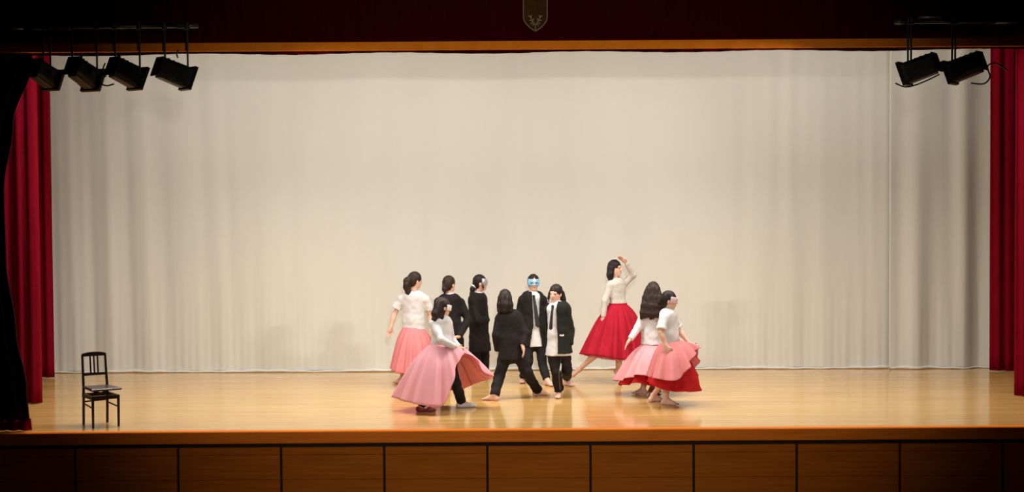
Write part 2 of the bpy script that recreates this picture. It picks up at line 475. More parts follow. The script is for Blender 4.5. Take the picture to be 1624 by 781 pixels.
def stage_lamp(px, py, direction, rods, bar_py, label, length=.43, power=400, target=None, scale=.88, cable=None, third=None):
    c = at(px, py, YL)
    f = Vector(direction).normalized()
    side = f.cross(Vector((0, 0, 1))).normalized(); up = side.cross(f).normalized()
    M = Matrix((f, side, up)).transposed()            # local x forward, y side, z up
    root = empty('stage_spotlight', c)
    L = length * scale
    def T(mb): mb.V = [M @ (v * 1.0) for v in mb.V]; return mb
    # housing: chamfered rear box widening to the front
    secs = [(-.5*L, .085, .095, .02), (-.46*L, .105, .118, .03), (-.05*L, .118, .125, .03), (.30*L, .128, .128, .02), (.42*L, .135, .135, .01)]
    mb = MB(); k = 8
    for (x, hy, hz, ch) in secs:
        hy *= scale; hz *= scale; ch *= scale
        mb.V += [Vector(p) for p in ((x, -hy+ch, -hz), (x, hy-ch, -hz), (x, hy, -hz+ch), (x, hy, hz-ch*1.6), (x, hy-ch*1.6, hz), (x, -hy+ch*1.6, hz), (x, -hy, hz-ch*1.6), (x, -hy, -hz+ch))]
    for r_ in range(len(secs) - 1):
        for q in range(k):
            mb.F.append((r_*k+q, (r_+1)*k+q, (r_+1)*k+(q+1)%k, r_*k+(q+1)%k))
    mb.F.append(tuple(range(k))); mb.F.append(tuple((len(secs)-1)*k + q for q in range(k-1, -1, -1)))
    T(mb).build('housing', 'lamp_black', root)
    h = .155 * scale; w = .024 * scale; x0, x1 = .40*L, .5*L
    mb = MB()
    mb.box((x0, -h, h-w), (x1, h, h)); mb.box((x0, -h, -h), (x1, h, -h+w)); mb.box((x0, -h, -h+w), (x1, -h+w, h-w)); mb.box((x0, h-w, -h+w), (x1, h, h-w))
    T(mb).build('colour_frame', 'lamp_black', root)
    mb = MB().tube([(.41*L, 0, 0), (.44*L, 0, 0)], .11*scale, 24); T(mb).build('lens', 'lamp_glass', root)
    for q in range(4):
        x = (-.34 + .15*q)*L
        T(MB().box((x, -.075*scale, .117*scale), (x+.05*L, .075*scale, .129*scale), .003)).build('vent_rib', 'lamp_black', root)
    T(MB().box((-.42*L, -.07*scale, -.145*scale), (.36*L, .07*scale, -.118*scale), .006)).build('bottom_tray_sheen', 'lamp_grey', root)  # lighter grey stands for stage light caught on the lamp's underside
    T(MB().box((-.53*L, -.122*scale, -.14*scale), (-.49*L, .122*scale, .118*scale), .006)).build('rear_plate', 'lamp_black', root)
    for sgn in (-1, 1):
        T(MB().tube([(0, sgn*.118*scale, 0), (0, sgn*.16*scale, 0)], .022, 10)).build('pivot_knob', 'lamp_black', root)
    # hanger rods from the bar down to the pivots
    for rp in rods:
        top = at(rp, bar_py, YL) - c
        zb = -.02
        MB().bar((top.x, 0, zb), (top.x, 0, top.z), .020, .012, up=(0, 1, 0)).build('hanger_rod', 'lamp_black', root)
        MB().tube([(top.x, -.02, top.z - .035), (top.x, -.02, top.z + .035)], .03, 8).build('bar_clamp', 'lamp_black', root)
    if cable:
        pts = [at(x, y, YL + .05) - c for x, y in cable]
        sm = []
        for i in range(len(pts) - 1):
            p0, p1, p2, p3 = pts[max(i-1,0)], pts[i], pts[i+1], pts[min(i+2,len(pts)-1)]
            for t in np.linspace(0, 1, 7)[:-1]:
                sm.append(.5*((2*p1) + (-p0+p2)*t + (2*p0-5*p1+4*p2-p3)*t*t + (-p0+3*p1-3*p2+p3)*t**3))
        sm.append(pts[-1])
        MB().tube(sm, .009, 6).build('cable', 'lamp_black', root, smooth=True)
    tag(root, label, 'stage lamp', 'stage lamps hung before the opening')
    if power:
        lp = c + f * (L * .5 + .06)
        l = spot('spotlight_beam', lp, lp + (target - lp if target else f), power, (1, .93, .83), 66, 1.0, .06)
    return root
TG = Vector((0.3, 23.0, 1.3))
stage_lamp(70, 117, (.40, .80, -.42), (68, 79), 42, 'leftmost black stage lamp, half lost in the dark curtain', power=210, target=Vector((-4.5, 24.5, 1.3)), scale=.82)
stage_lamp(133, 116, (.42, .82, -.44), (114, 153), 42, 'second black stage lamp from the left on the left bar', power=210, target=Vector((0.0, 24.5, 1.3)), cable=[(158, 120), (160, 132), (170, 136), (181, 133)])
stage_lamp(200, 115, (.64, .70, -.40), (182, 221), 42, 'third black stage lamp from the left on the left bar', power=210, target=Vector((4.0, 24.5, 1.3)), cable=[(167, 100), (163, 112), (168, 122)])
stage_lamp(276, 115, (.78, .56, -.36), (261, 297), 42, 'rightmost black stage lamp on the left bar', length=.46, power=420, target=Vector((7.0, 24.5, 1.3)), cable=[(282, 92), (280, 84), (284, 80)])
stage_lamp(1458, 108, (-.82, .50, -.34), (1440, 1445), 34, 'inner black stage lamp on the right bar, with a loose cable below', length=.46, power=560, target=Vector((-6.5, 24.5, 1.3)), cable=[(1420, 132), (1437, 138), (1460, 132), (1490, 118)])
stage_lamp(1530, 106, (-.78, .54, -.34), (1510, 1515), 34, 'outer black stage lamp at upper right with looped cable', length=.46, power=400, target=Vector((0.0, 24.5, 1.3)), cable=[(1540, 132), (1560, 133), (1570, 122), (1566, 106), (1578, 100), (1598, 112)])

# ------------------------------------------------------------------ chair
def make_chair():
    A = on_floor(145, 681); Bp = on_floor(187.5, 677.5); C = on_floor(134.5, 673); D = on_floor(173.5, 669.5)
    base = (A + Bp + C + D) / 4
    right = ((Bp - A) + (D - C)); right.z = 0; right.normalize()
    back = Vector((-right.y, right.x, 0))
    M = Matrix((right, back, Vector((0, 0, 1)))).transposed()
    root = empty('piano_chair', base); root.rotation_euler = M.to_euler()
    w = .155; d = .185
    P = lambda mb, name, mat='chair_wood', par=root: mb.build(name, mat, par)
    for sx in (-1, 1):
        P(MB().bar((sx*w, -d, 0), (sx*w, -d, .375), .022, .022, up=(0,1,0), w1=.028, d1=.028), 'leg')
        # back leg runs on up as the back post, raked a little
        mb = MB(); mb.bar((sx*w*.94, d + .02, 0), (sx*w*.94, d, .42), .025, .028, up=(0,1,0)); mb.bar((sx*w*.94, d, .42), (sx*w*.90, d + .05, .84), .025, .028, up=(0,1,0), w1=.021, d1=.022)
        P(mb, 'leg')
        for zz_ in (.235,):
            P(MB().bar((sx*w, -d, zz_), (sx*w*.94, d + .01, zz_ + .02), .012, .016), 'stretcher')
    P(MB().bar((-w*.94, d + .01, .275), (w*.94, d + .01, .285), .014, .018), 'stretcher')
    mb = MB(); mb.box((-w-.005, -d-.016, .335), (w+.005, -d+.010, .378)); mb.box((-w*.96, d-.014, .335), (w*.96, d+.012, .378))
    for sx in (-1, 1): mb.box((sx*w-.012, -d, .335), (sx*w+.012, d, .378))
    P(mb, 'apron')
    # adjustable seat lifted on two shaped bearers
    for sx in (-1, 1):
        P(MB().prism([(sx*.055-.05, .378), (sx*.055-.01, .378), (sx*.055+.012, .40), (sx*.055+.05, .378+.006), (sx*.055+.05, .384), (sx*.055+.022, .412), (sx*.055+.04, .440), (sx*.055-.03, .440), (sx*.055-.012, .412)], -.03, .03), 'seat_bearer')
    seat = MB()
    V = []; Fc = []
    n = 10
    for (z, ins) in ((.438, .012), (.446, 0), (.458, 0), (.468, .015)):
        V += [(-.185+ins, -.235+ins, z), (.185-ins, -.235+ins, z), (.165-ins, .17-ins, z), (-.165+ins, .17-ins, z)]
    for r_ in range(3):
        for q in range(4): Fc.append((r_*4+q, r_*4+(q+1)%4, (r_+1)*4+(q+1)%4, (r_+1)*4+q))
    Fc += [(3,2,1,0), (12,13,14,15)]
    seat.add(V, Fc); P(seat, 'seat', 'chair_seat')
    P(MB().bar((-w*.92, d + .028, .60), (w*.92, d + .028, .60), .02, .032), 'back_rail')
    # arched top rail
    poly = [(-w*.93, .815), (w*.93, .815)] + [(w*.95*math.cos(a), .838 + .028*math.sin(a)) for a in np.linspace(0, PI, 11)]
    P(MB().prism(poly, d + .035, d + .062), 'top_rail')
    for q in (-.045, 0, .045):
        P(MB().bar((q, d + .028, .61), (q, d + .05, .822), .017, .012, up=(0,1,0)), 'back_slat')
    tag(root, 'dark wooden slat-back chair standing alone at left of the stage', 'chair')
make_chair()

# ------------------------------------------------------------------ signed-distance modelling of bodies and clothes
def vv(a): return np.array([a[0], a[1], a[2]], dtype=np.float64)
class Vol:
    def __init__(s, lo, hi, h):
        s.h = h; s.lo = vv(lo); n = np.ceil((vv(hi) - s.lo) / h).astype(int) + 1
        s.n = n; s.D = np.full(n, .5, np.float32)
        s.ax = [s.lo[i] + h * np.arange(n[i]) for i in range(3)]
    def block(s, lo, hi):
        i0 = np.clip(np.floor((lo - s.lo) / s.h).astype(int), 0, s.n - 1); i1 = np.clip(np.ceil((hi - s.lo) / s.h).astype(int) + 1, 1, s.n)
        i1 = np.maximum(i1, i0 + 1)
        sl = tuple(slice(a, b_) for a, b_ in zip(i0, i1))
        g = (s.ax[0][sl[0]][:, None, None], s.ax[1][sl[1]][None, :, None], s.ax[2][sl[2]][None, None, :])
        return sl, g
    def put(s, sl, d, k, op):
        a = s.D[sl]
        if op == 'u':
            if k > 0:
                h = np.clip(.5 + .5 * (d - a) / k, 0, 1); s.D[sl] = d * (1 - h) + a * h - k * h * (1 - h)
            else: s.D[sl] = np.minimum(a, d)
        elif op == 's': s.D[sl] = np.maximum(a, -d)
        elif op == 'i': s.D[sl] = np.maximum(a, d)
    def cone(s, a, b, ra, rb, k=.02, flat=False, op='u', lat=None, ra2=None, rb2=None):
        """round cone; with lat given, an elliptical one: ra, rb along lat and ra2, rb2 across"""
        a, b = vv(a), vv(b); ra2 = ra if ra2 is None else ra2; rb2 = rb if rb2 is None else rb2
        R = max(ra, rb, ra2, rb2) + k + 3 * s.h
        sl, (X, Y, Z) = s.block(np.minimum(a, b) - R, np.maximum(a, b) + R)
        ab = b - a; L = np.linalg.norm(ab) + 1e-9; u = ab / L
        px, py, pz = X - a[0], Y - a[1], Z - a[2]
        w = px * u[0] + py * u[1] + pz * u[2]
        t = np.clip(w / L, 0, 1)
        if lat is None:
            qx, qy, qz = px - t * ab[0], py - t * ab[1], pz - t * ab[2]
            if flat:
                rad = np.sqrt(np.maximum(px*px + py*py + pz*pz - w * w, 0)); d = rad - (ra + (rb - ra) * t)
                d = np.where(w < 0, np.sqrt(rad * rad + w * w) - ra, d) if flat == 1 else np.maximum(d, -w)
                d = np.maximum(d, w - L)
            else:
                d = np.sqrt(qx*qx + qy*qy + qz*qz) - (ra + (rb - ra) * t)
        else:
            l = vv(lat); l = l - u * l.dot(u); l /= np.linalg.norm(l); f = np.cross(u, l)
            x = px*l[0] + py*l[1] + pz*l[2]; y = px*f[0] + py*f[1] + pz*f[2]
            r1 = ra + (rb - ra) * t; r2 = ra2 + (rb2 - ra2) * t; m = np.minimum(r1, r2)
            e = w - t * L
            if flat: e = np.minimum(e, 0) if flat == 1 else np.zeros_like(e)
            d = (np.sqrt((x / r1)**2 + (y / r2)**2 + (e / m)**2) - 1) * m
            if flat: d = np.maximum(d, np.maximum(w - L, -w if flat == 2 else w - L))
        s.put(sl, d.astype(np.float32), k, op)
    def ell(s, c, R, r, k=.02, op='u'):
        c = vv(c); r = np.array(r); M = max(r) + k + 3 * s.h
        sl, (X, Y, Z) = s.block(c - M, c + M)
        q = [((X - c[0]) * a[0] + (Y - c[1]) * a[1] + (Z - c[2]) * a[2]) for a in R]
        k0 = np.sqrt(sum((q[i] / r[i])**2 for i in range(3))) + 1e-9; k1 = np.sqrt(sum((q[i] / r[i]**2)**2 for i in range(3))) + 1e-9
        d = k0 * (k0 - 1) / k1
        s.put(sl, d.astype(np.float32), k, op)
    def boxr(s, c, R, r, rd=.005, k=0, op='u'):
        c = vv(c); M = np.linalg.norm(r) + 3 * s.h
        sl, (X, Y, Z) = s.block(c - M, c + M)
        q = [np.abs((X - c[0]) * a[0] + (Y - c[1]) * a[1] + (Z - c[2]) * a[2]) - (r[i] - rd) for i, a in enumerate(R)]
        o = np.sqrt(sum(np.maximum(x, 0)**2 for x in q)) + np.minimum(np.maximum(np.maximum(q[0], q[1]), q[2]), 0) - rd
        s.put(sl, o.astype(np.float32), k, op)
    def plane(s, p, n):
        """keep the side opposite to n"""
        p = vv(p); n = vv(n); n = n / np.linalg.norm(n)
        X, Y, Z = s.ax[0][:, None, None], s.ax[1][None, :, None], s.ax[2][None, None, :]
        s.D = np.maximum(s.D, ((X - p[0]) * n[0] + (Y - p[1]) * n[1] + (Z - p[2]) * n[2]).astype(np.float32))
    def carve(s, fn):
        X, Y, Z = s.ax[0][:, None, None], s.ax[1][None, :, None], s.ax[2][None, None, :]
        s.D = np.maximum(s.D, -fn(X, Y, Z).astype(np.float32))
    def wrinkle(s, amp, scale, seed=0, stretch=(1, 1, 1), n=6, warp=1.2):
        r = np.random.default_rng(seed)
        idx = np.argwhere(np.abs(s.D) < 4 * s.h); 
        if len(idx) == 0: return
        p = s.lo + idx * s.h; out = np.zeros(len(p))
        for q in range(n):
            kd = r.standard_normal(3) * np.array(stretch); kd = kd / np.linalg.norm(kd) * 2 * PI / (scale * r.uniform(.6, 1.6))
            wd = r.standard_normal(3) * 2 * PI / (scale * 2.5)
            out += np.sin(p @ kd + r.uniform(0, 6) + warp * np.sin(p @ wd))
        s.D[tuple(idx.T)] += (amp * out / math.sqrt(n)).astype(np.float32)
    def mesh(s, name, origin):
        D = s.D; D[0] = D[-1] = 1; D[:, 0] = D[:, -1] = 1; D[:, :, 0] = D[:, :, -1] = 1
        S = D < 0
        cnt = np.zeros(s.n - 1, np.int8)
        for dx in (0, 1):
            for dy in (0, 1):
                for dz in (0, 1):
                    cnt += S[dx:s.n[0]-1+dx, dy:s.n[1]-1+dy, dz:s.n[2]-1+dz]
        idx = np.argwhere((cnt > 0) & (cnt < 8))
        if len(idx) == 0: return mesh(name, [], [])
        C = np.array([[x, y, z] for x in (0, 1) for y in (0, 1) for z in (0, 1)])
        vals = np.stack([D[tuple((idx + c).T)] for c in C], -1).astype(np.float64)
        acc = np.zeros((len(idx), 3)); num = np.zeros(len(idx))
        for i in range(8):
            for j in range(i + 1, 8):
                if np.abs(C[i] - C[j]).sum() != 1: continue
                m = (vals[:, i] < 0) != (vals[:, j] < 0)
                t = vals[m, i] / (vals[m, i] - vals[m, j])
                acc[m] += C[i] + t[:, None] * (C[j] - C[i]); num[m] += 1
        V = s.lo + (idx + acc / num[:, None]) * s.h
        imap = np.full(s.n - 1, -1, np.int32); imap[tuple(idx.T)] = np.arange(len(idx))
        Fs = []
        for a in range(3):
            b_, c_ = (a + 1) % 3, (a + 2) % 3
            sl0 = [slice(None)] * 3; sl1 = [slice(None)] * 3; sl0[a] = slice(0, -1); sl1[a] = slice(1, None)
            A, Bq = S[tuple(sl0)], S[tuple(sl1)]
            e = np.argwhere(A != Bq)
            ok = (e[:, b_] > 0) & (e[:, c_] > 0) & (e[:, b_] < s.n[b_] - 1) & (e[:, c_] < s.n[c_] - 1); e = e[ok]
            ins = A[tuple(e.T)]
            q = []
            for db, dc in ((-1, -1), (0, -1), (0, 0), (-1, 0)):
                f = e.copy(); f[:, b_] += db; f[:, c_] += dc; q.append(imap[tuple(f.T)])
            Q = np.stack(q, -1); Q[~ins] = Q[~ins][:, ::-1]
            Fs.append(Q)
        Fq = np.concatenate(Fs); Fq = Fq[(Fq >= 0).all(1)]
        me = bpy.data.meshes.new(name)
        V = (V - vv(origin)).astype(np.float32)
        me.vertices.add(len(V)); me.vertices.foreach_set('co', V.ravel())
        me.loops.add(len(Fq) * 4); me.loops.foreach_set('vertex_index', Fq.ravel().astype(np.int32))
        me.polygons.add(len(Fq)); me.polygons.foreach_set('loop_start', np.arange(0, len(Fq) * 4, 4, dtype=np.int32))
        me.polygons.foreach_set('use_smooth', np.ones(len(Fq), bool))
        me.update(calc_edges=True); me.validate()
        return me

def nrm(v): v = Vector(v); return v.normalized()
UP = Vector((0, 0, 1))

class Person:
    def __init__(s, base, Y, label, group):
        s.Y = Y; s.base = Vector(base); s.base.z = 0; s.label = label; s.group = group; s.root = None
    def p(s, px, py, d=0): return at(px, py, s.Y + d)
    # --- skeleton
    def head(s, c, yaw, nod=0, tilt=0, size=1.0):
        y = math.radians(yaw)
        f = Vector((math.sin(y), -math.cos(y), 0)); l = Vector((math.cos(y), math.sin(y), 0)); u = UP.copy()
        q = Matrix.Rotation(math.radians(nod), 3, l); f = q @ f; u = q @ u
        q = Matrix.Rotation(math.radians(tilt), 3, f); l = q @ l; u = q @ u
        s.hc, s.f, s.l, s.u, s.hs = Vector(c), f, l, u, size
        return s
    def H(s, x, y, z):                      # a point in head space: lateral, forward, up (metres)
        return s.hc + (s.l * x + s.f * y + s.u * z) * s.hs
    def torso(s, shA, shB, hipA, hipB):
        s.sh = (Vector(shA), Vector(shB)); s.hip = (Vector(hipA), Vector(hipB))
        s.chest = (s.sh[0] + s.sh[1]) / 2; s.pel = (s.hip[0] + s.hip[1]) / 2
        s.lat = nrm(s.sh[1] - s.sh[0]); s.hlat = nrm(s.hip[1] - s.hip[0])
        s.spine = nrm(s.chest - s.pel)
        s.fwd = nrm(s.spine.cross(s.lat)) if False else None
        s.waist = s.pel + (s.chest - s.pel) * .42
        return s
    def limbs(s, arms, legs): s.arms, s.legs = arms, legs; return s
    def box(s, pts, m): 
        P = np.array([vv(p) for p in pts]); return P.min(0) - m, P.max(0) + m
    def add(s, name, me, mat):
        return link(name, me, mat, s.root)
    # --- body
    def body(s, h=.0075, fwd_hint=None):
        pts = [s.H(0, 0, .14), s.H(0, 0, -.1), *s.sh, *s.hip]
        for (el, wr, tip, _) in s.arms: pts += [el, wr, tip]
        for (kn, an, toe) in s.legs: pts += [kn, an, toe]
        lo, hi = s.box(pts, .13)
        v = Vol(lo, hi, h); R = (s.l, s.f, s.u); z = s.hs
        v.ell(s.H(0, -.012, .022), R, (.072*z, .090*z, .092*z), .0)
        v.ell(s.H(0, .016, -.035), R, (.059*z, .066*z, .078*z), .04)
        v.ell(s.H(0, .058, -.092), R, (.024*z, .020*z, .016*z), .03)
        v.ell(s.H(0, .072, .022), R, (.046*z, .014*z, .012*z), .015)            # brow
        for x in (-.033, .033): v.ell(s.H(x, .086, .0), R, (.016*z, .012*z, .010*z), .006, op='s')   # eye sockets
        v.cone(s.H(0, .080, .008), s.H(0, .103, -.026), .007*z, .012*z, .012)
        for x in (-.011, .011): v.ell(s.H(x, .090, -.031), R, (.008*z, .009*z, .007*z), .008)
        v.ell(s.H(0, .080, -.056), R, (.021*z, .009*z, .005*z), .006); v.ell(s.H(0, .078, -.066), R, (.018*z, .009*z, .006*z), .006)
        for x in (-.074, .074): v.ell(s.H(x, -.008, -.010), R, (.010*z, .020*z, .032*z), .008)
        nb = s.chest + s.spine * .03
        v.cone(s.H(0, -.02, -.05), nb, .047*z, .054, .03)
        # trunk
        v.cone(s.chest - s.spine*.02, s.waist, .125, .098, .03, lat=s.lat, ra2=.085, rb2=.075)
        v.cone(s.waist, s.pel, .098, .125, .04, lat=s.hlat, ra2=.075, rb2=.09)
        for a in s.sh: v.cone(a + (s.chest - a) * .2 - UP * .02, s.chest, .034, .058, .03)
        for i, (el, wr, tip, curl) in enumerate(s.arms):
            v.cone(s.sh[i] + (s.chest - s.sh[i]) * .2 - UP * .02, el, .036, .034, .03); v.cone(el, wr, .036, .023, .015)
            v.ell(el + (wr - el) * .25, (nrm(wr - el), *s.perp(wr - el)), (.07, .038, .038), .02)
            s.hand(v, el, wr, tip, curl, i)
        for i, (kn, an, toe) in enumerate(s.legs):
            v.cone(s.hip[i], kn, .068, .050, .03); v.cone(kn, an, .050, .032, .02)
            bk = nrm(an - toe); bk = nrm(bk - UP * bk.dot(nrm(an - kn)))
            v.ell(kn + (an - kn) * .30 + bk * .012, (nrm(an - kn), *s.perp(an - kn)), (.12, .046, .046), .03)
            s.foot(v, kn, an, toe)
        v.D = v.D
        me = v.mesh('person', s.base)
        o = link('person', me, 'skin', None, loc=s.base); s.root = o
        tag(o, s.label, 'person', s.group)
        return o
    def perp(s, d):
        d = nrm(d); a = UP if abs(d.z) < .9 else Vector((1, 0, 0))
        x = d.cross(a).normalized(); return x, d.cross(x).normalized()
    def hand(s, v, el, wr, tip, curl, i):
        d = nrm(tip - wr); fw = s.f.copy(); fw.z = 0
        w = fw - d * fw.dot(d)
        if w.length < .25: w = UP - d * d.z
        w = nrm(w); n = nrm(d.cross(w))
        inw = s.chest - wr
        if n.dot(inw) < 0: n = -n
        pc = wr + d * .048
        v.ell(pc, (d, w, n), (.052, .040, .017), .012)
        v.cone(wr - d*.01, pc, .023, .022, .015)
        for q, (off, ln) in enumerate(((.030, .070), (.010, .080), (-.010, .074), (-.029, .058))):
            a = wr + d * .085 + w * off; dd = d.copy(); dd = nrm(dd + w * off * 1.6)
            for seg in range(3):
                ang = curl * (.5 + .5 * seg)
                dd2 = nrm(dd * math.cos(ang) + n * math.sin(ang))
                b_ = a + dd2 * ln * (.44, .32, .24)[seg]
                v.cone(a, b_, .0092 - .0008*seg, .0086 - .0008*seg, .003); a = b_
        a = wr + d * .028 + w * .026; b_ = a + nrm(w * .8 + d * .75 + n * .25) * .036; v.cone(a, b_, .013, .010, .010)
        v.cone(b_, b_ + nrm(d + w * .25 + n * .35) * .028, .0098, .008, .004)
    def foot(s, v, kn, an, toe):
        d = toe - an
        if an.z < .16:
            fd = Vector((d.x, d.y, 0)).normalized(); lat = fd.cross(UP)
            heel = Vector((an.x, an.y, 0)) - fd * .035 + UP * .032; ball = Vector((an.x, an.y, 0)) + fd * .115 + UP * .024; tt = ball + fd * .055 - UP * .006
        else:
            fd = nrm(d); sh = nrm(an - kn); lat = fd.cross(UP)
            if lat.length < .1: lat = Vector((1, 0, 0))
            lat.normalize(); heel = an + sh * .03 - nrm(fd - sh * fd.dot(sh) + Vector((1e-4, 0, 0))) * .03; ball = an + fd * .13; tt = an + fd * .18
        v.cone(an, heel, .033, .030, .02)
        v.cone(an + (ball - an) * .1, ball, .032, .036, .02, lat=lat, ra2=.036, rb2=.020)
        v.cone(heel, ball, .028, .034, .02, lat=lat, ra2=.030, rb2=.020)
        for q in range(5):
            off = (q - 2) * .0145; L = (.060, .058, .052, .045, .036)[q]
            v.cone(ball + lat * off - fd * .01, ball + lat * off + fd * L * .8 - UP * .006, .0125 if q == 0 else .0095, .0105 if q == 0 else .008, .006)
    def face(s, mouth=True):
        v = Vol(*s.box([s.H(-.05, .09, .02), s.H(.05, .09, -.08)], .03), .004); R = (s.l, s.f, s.u)
        for sx in (-1, 1):
            vol = Vol(*s.box([s.H(sx*.033, .08, .0)], .03), .003)
            vol.ell(s.H(sx*.031, .072, .0), R, (.013, .009, .0075), 0)
            s.add('eye', vol.mesh('eye', s.base), 'eye_dark')
            vol = Vol(*s.box([s.H(sx*.033, .085, .022)], .035), .003)
            vol.cone(s.H(sx*.016, .080, .021), s.H(sx*.046, .062, .023), .005, .004, 0)
            s.add('eyebrow', vol.mesh('eyebrow', s.base), 'hair_black')
        if mouth:
            vol = Vol(*s.box([s.H(0, .088, -.06)], .035), .003)
            vol.ell(s.H(0, .086, -.060), R, (.019, .006, .007), 0)
            s.add('mouth', vol.mesh('mouth', s.base), 'lip')
    # --- clothes
    def top(s, name, mat, hem, ease=.018, sleeve='short', sl_r=(.062, .058), neck=.07, width=1.0, flare=1.0, collar=False, seed=1, fwd=None, opening=None, h=.009, belly=0, cut=.02, sl_end=None, wr=.0028):
        """shirt, blazer or cardigan. hem = distance below the pelvis centre along the spine (negative = above)"""
        hemc = s.pel - s.spine * hem
        pts = [*s.sh, *s.hip, hemc, s.chest + s.spine*.1]
        if sleeve == 'long':
            for (el, wr_, tip, _) in s.arms: pts += [el, wr_]
        else:
            for (el, wr_, tip, _) in s.arms: pts += [el]
        v = Vol(*s.box(pts, .20), h)
        e = ease
        c0 = s.chest + s.spine * .01
        v.cone(c0, s.waist, (.135+e)*width, (.112+e)*width, .04, lat=s.lat, ra2=.092+e, rb2=.085+e)
        v.cone(s.waist, hemc, (.112+e)*width, (.128+e)*width*flare, .05, lat=s.hlat, ra2=.085+e, rb2=(.098+e)*flare, flat=1)
        for a in s.sh: v.cone(a + (s.chest - a) * .14 - UP * .012, c0 + s.spine * .028, .044+e*.35, .062+e*.5, .03)
        if neck: v.ell(s.chest + s.spine * .10, (s.lat, s.lat.cross(s.spine), s.spine), (neck, neck, .055), 0, op='s')
        v.plane(hemc, -s.spine)
        sl = sleeve if isinstance(sleeve, (list, tuple)) else (sleeve, sleeve)
        for i, (el, wr_, tip, _) in enumerate(s.arms):
            a = s.sh[i]
            if sl[i] == 'short':
                end = a + (el - a) * (.72 if sl_end is None else sl_end); v.cone(a + (s.chest - a) * .1 - UP * .012, end, sl_r[0] * .88, sl_r[1], .03, flat=1)
            elif sl[i] == 'long':
                v.cone(a + (s.chest - a) * .08 - UP * .012, el, .046+e*.40, .044+e*.45, .03); v.cone(el, wr_, .044+e*.45, sl_r[1], .02, flat=1)
        if collar:
            nb = s.chest + s.spine * .045; nt_ = nb + (s.H(0, -.02, -.06) - nb) * .55
            v.cone(nb, nt_, .074, .066, .012, flat=1)
        if opening is not None:
            fw = vv(opening['fwd']); lt = vv(opening['lat']); sp = vv(s.spine); c = vv(s.pel)
            Ht = (s.chest - s.pel).length; off = opening.get('off', 0.0)
            w0, w1, wm, zm = opening['w_hem'], opening['w_top'], opening['w_mid'], opening['z_mid']
            def fn(X, Y, Z):
                qx, qy, qz = X - c[0], Y - c[1], Z - c[2]
                x = qx*lt[0] + qy*lt[1] + qz*lt[2]; y = qx*fw[0] + qy*fw[1] + qz*fw[2]; zz = (qx*sp[0] + qy*sp[1] + qz*sp[2]) / Ht
                wd = np.where(zz < zm, w0 + (wm - w0) * np.clip((zz + .4) / (zm + .4), 0, 1), wm + (w1 - wm) * np.clip((zz - zm) / (1.0 - zm), 0, 1))
                return np.maximum(np.abs(x - off) - wd, -(y - cut))
            v.carve(fn)
        v.wrinkle(wr, .13, seed)
        return s.add(name, v.mesh(name, s.base), mat)
    def trousers(s, mat='suit_black', ease=.016, flare=.062, lift=.03, rise=.06, seed=3, h=.009, knee=.066):
        pts = [*s.hip, s.pel + s.spine * .2]
        for (kn, an, toe) in s.legs: pts += [kn, an]
        v = Vol(*s.box(pts, .18), h); e = ease
        v.cone(s.pel + s.spine * rise, s.pel - s.spine * .03, .092+e, .118+e, .03, lat=s.hlat, ra2=.070+e, rb2=.088+e)
        for i, (kn, an, toe) in enumerate(s.legs):
            v.cone(s.hip[i], kn, .072+e, knee, .03)
            v.cone(kn, an - nrm(an - kn) * (-.01 + lift), knee, flare, .02, flat=1)
        v.wrinkle(.005, .15, seed, stretch=(1, 1, 1.6))
        return s.add('trousers', v.mesh('trousers', s.base), mat)
    def hair(s, locks, mat='hair_black', cap=1.0, fringe=.035, h=.007, seed=2, wr=.003, face_cut=True, sides=()):
        """skull cap plus flowing locks: each a list of (point, radius, flatness)"""
        pts = [s.H(0, 0, .16), s.H(0, 0, -.16)] + [p for L in locks for (p, r_) in L] 
        v = Vol(*s.box(pts, .14), h); R = (s.l, s.f, s.u); z = s.hs
        v.ell(s.H(0, -.018, .030), R, (.084*z*cap, .100*z*cap, .098*z*cap), 0)
        v.ell(s.H(0, -.045, -.02), R, (.074*z*cap, .062*z*cap, .085*z*cap), .03)
        for x, y, zz, rx, ry, rz in sides: v.ell(s.H(x, y, zz), R, (rx, ry, rz), .02)
        if face_cut:
            v.ell(s.H(0, .105, -.060 + fringe - .035), R, (.066*z, .085*z, .098*z), 0, op='s')
        for L in locks:
            for (a, ra), (b_, rb) in zip(L, L[1:]): v.cone(a, b_, ra, rb, .02)
        v.wrinkle(wr, .030, seed, stretch=(1.4, 1.4, .05), n=4, warp=.35)
        return s.add('hair', v.mesh('hair', s.base), mat)
    def mask(s, mat, wide=.085, tall=.036, zc=.008, star=None):
        R = (s.l, s.f, s.u)
        v = Vol(*s.box([s.H(-wide, .03, -.06), s.H(wide, .11, .09)], .03), .004)
        v.ell(s.H(0, .0, .01), R, (.088, .108, .12), 0); v.ell(s.H(0, -.002, .01), R, (.080, .100, .115), 0, op='s')
        c = vv(s.H(0, 0, zc)); l, f, u = vv(s.l), vv(s.f), vv(s.u)
        X, Y, Z = v.ax[0][:, None, None], v.ax[1][None, :, None], v.ax[2][None, None, :]
        x = (X-c[0])*l[0] + (Y-c[1])*l[1] + (Z-c[2])*l[2]; y = (X-c[0])*f[0] + (Y-c[1])*f[1] + (Z-c[2])*f[2]; zz = (X-c[0])*u[0] + (Y-c[1])*u[1] + (Z-c[2])*u[2]
        top_ = tall * (1 + .35 * np.clip(np.abs(x) / wide, 0, 1)); bot = tall * (1 - .45 * np.clip(1 - np.abs(x) / .022, 0, 1))
        v.D = np.maximum(v.D, np.maximum(np.maximum(zz - top_, -zz - bot), .02 - y).astype(np.float32))
        for sx in (-1, 1): v.ell(s.H(sx*.034, .09, zc - .002), R, (.020, .05, .0105), 0, op='s')
        o = s.add('mask', v.mesh('mask', s.base), mat)
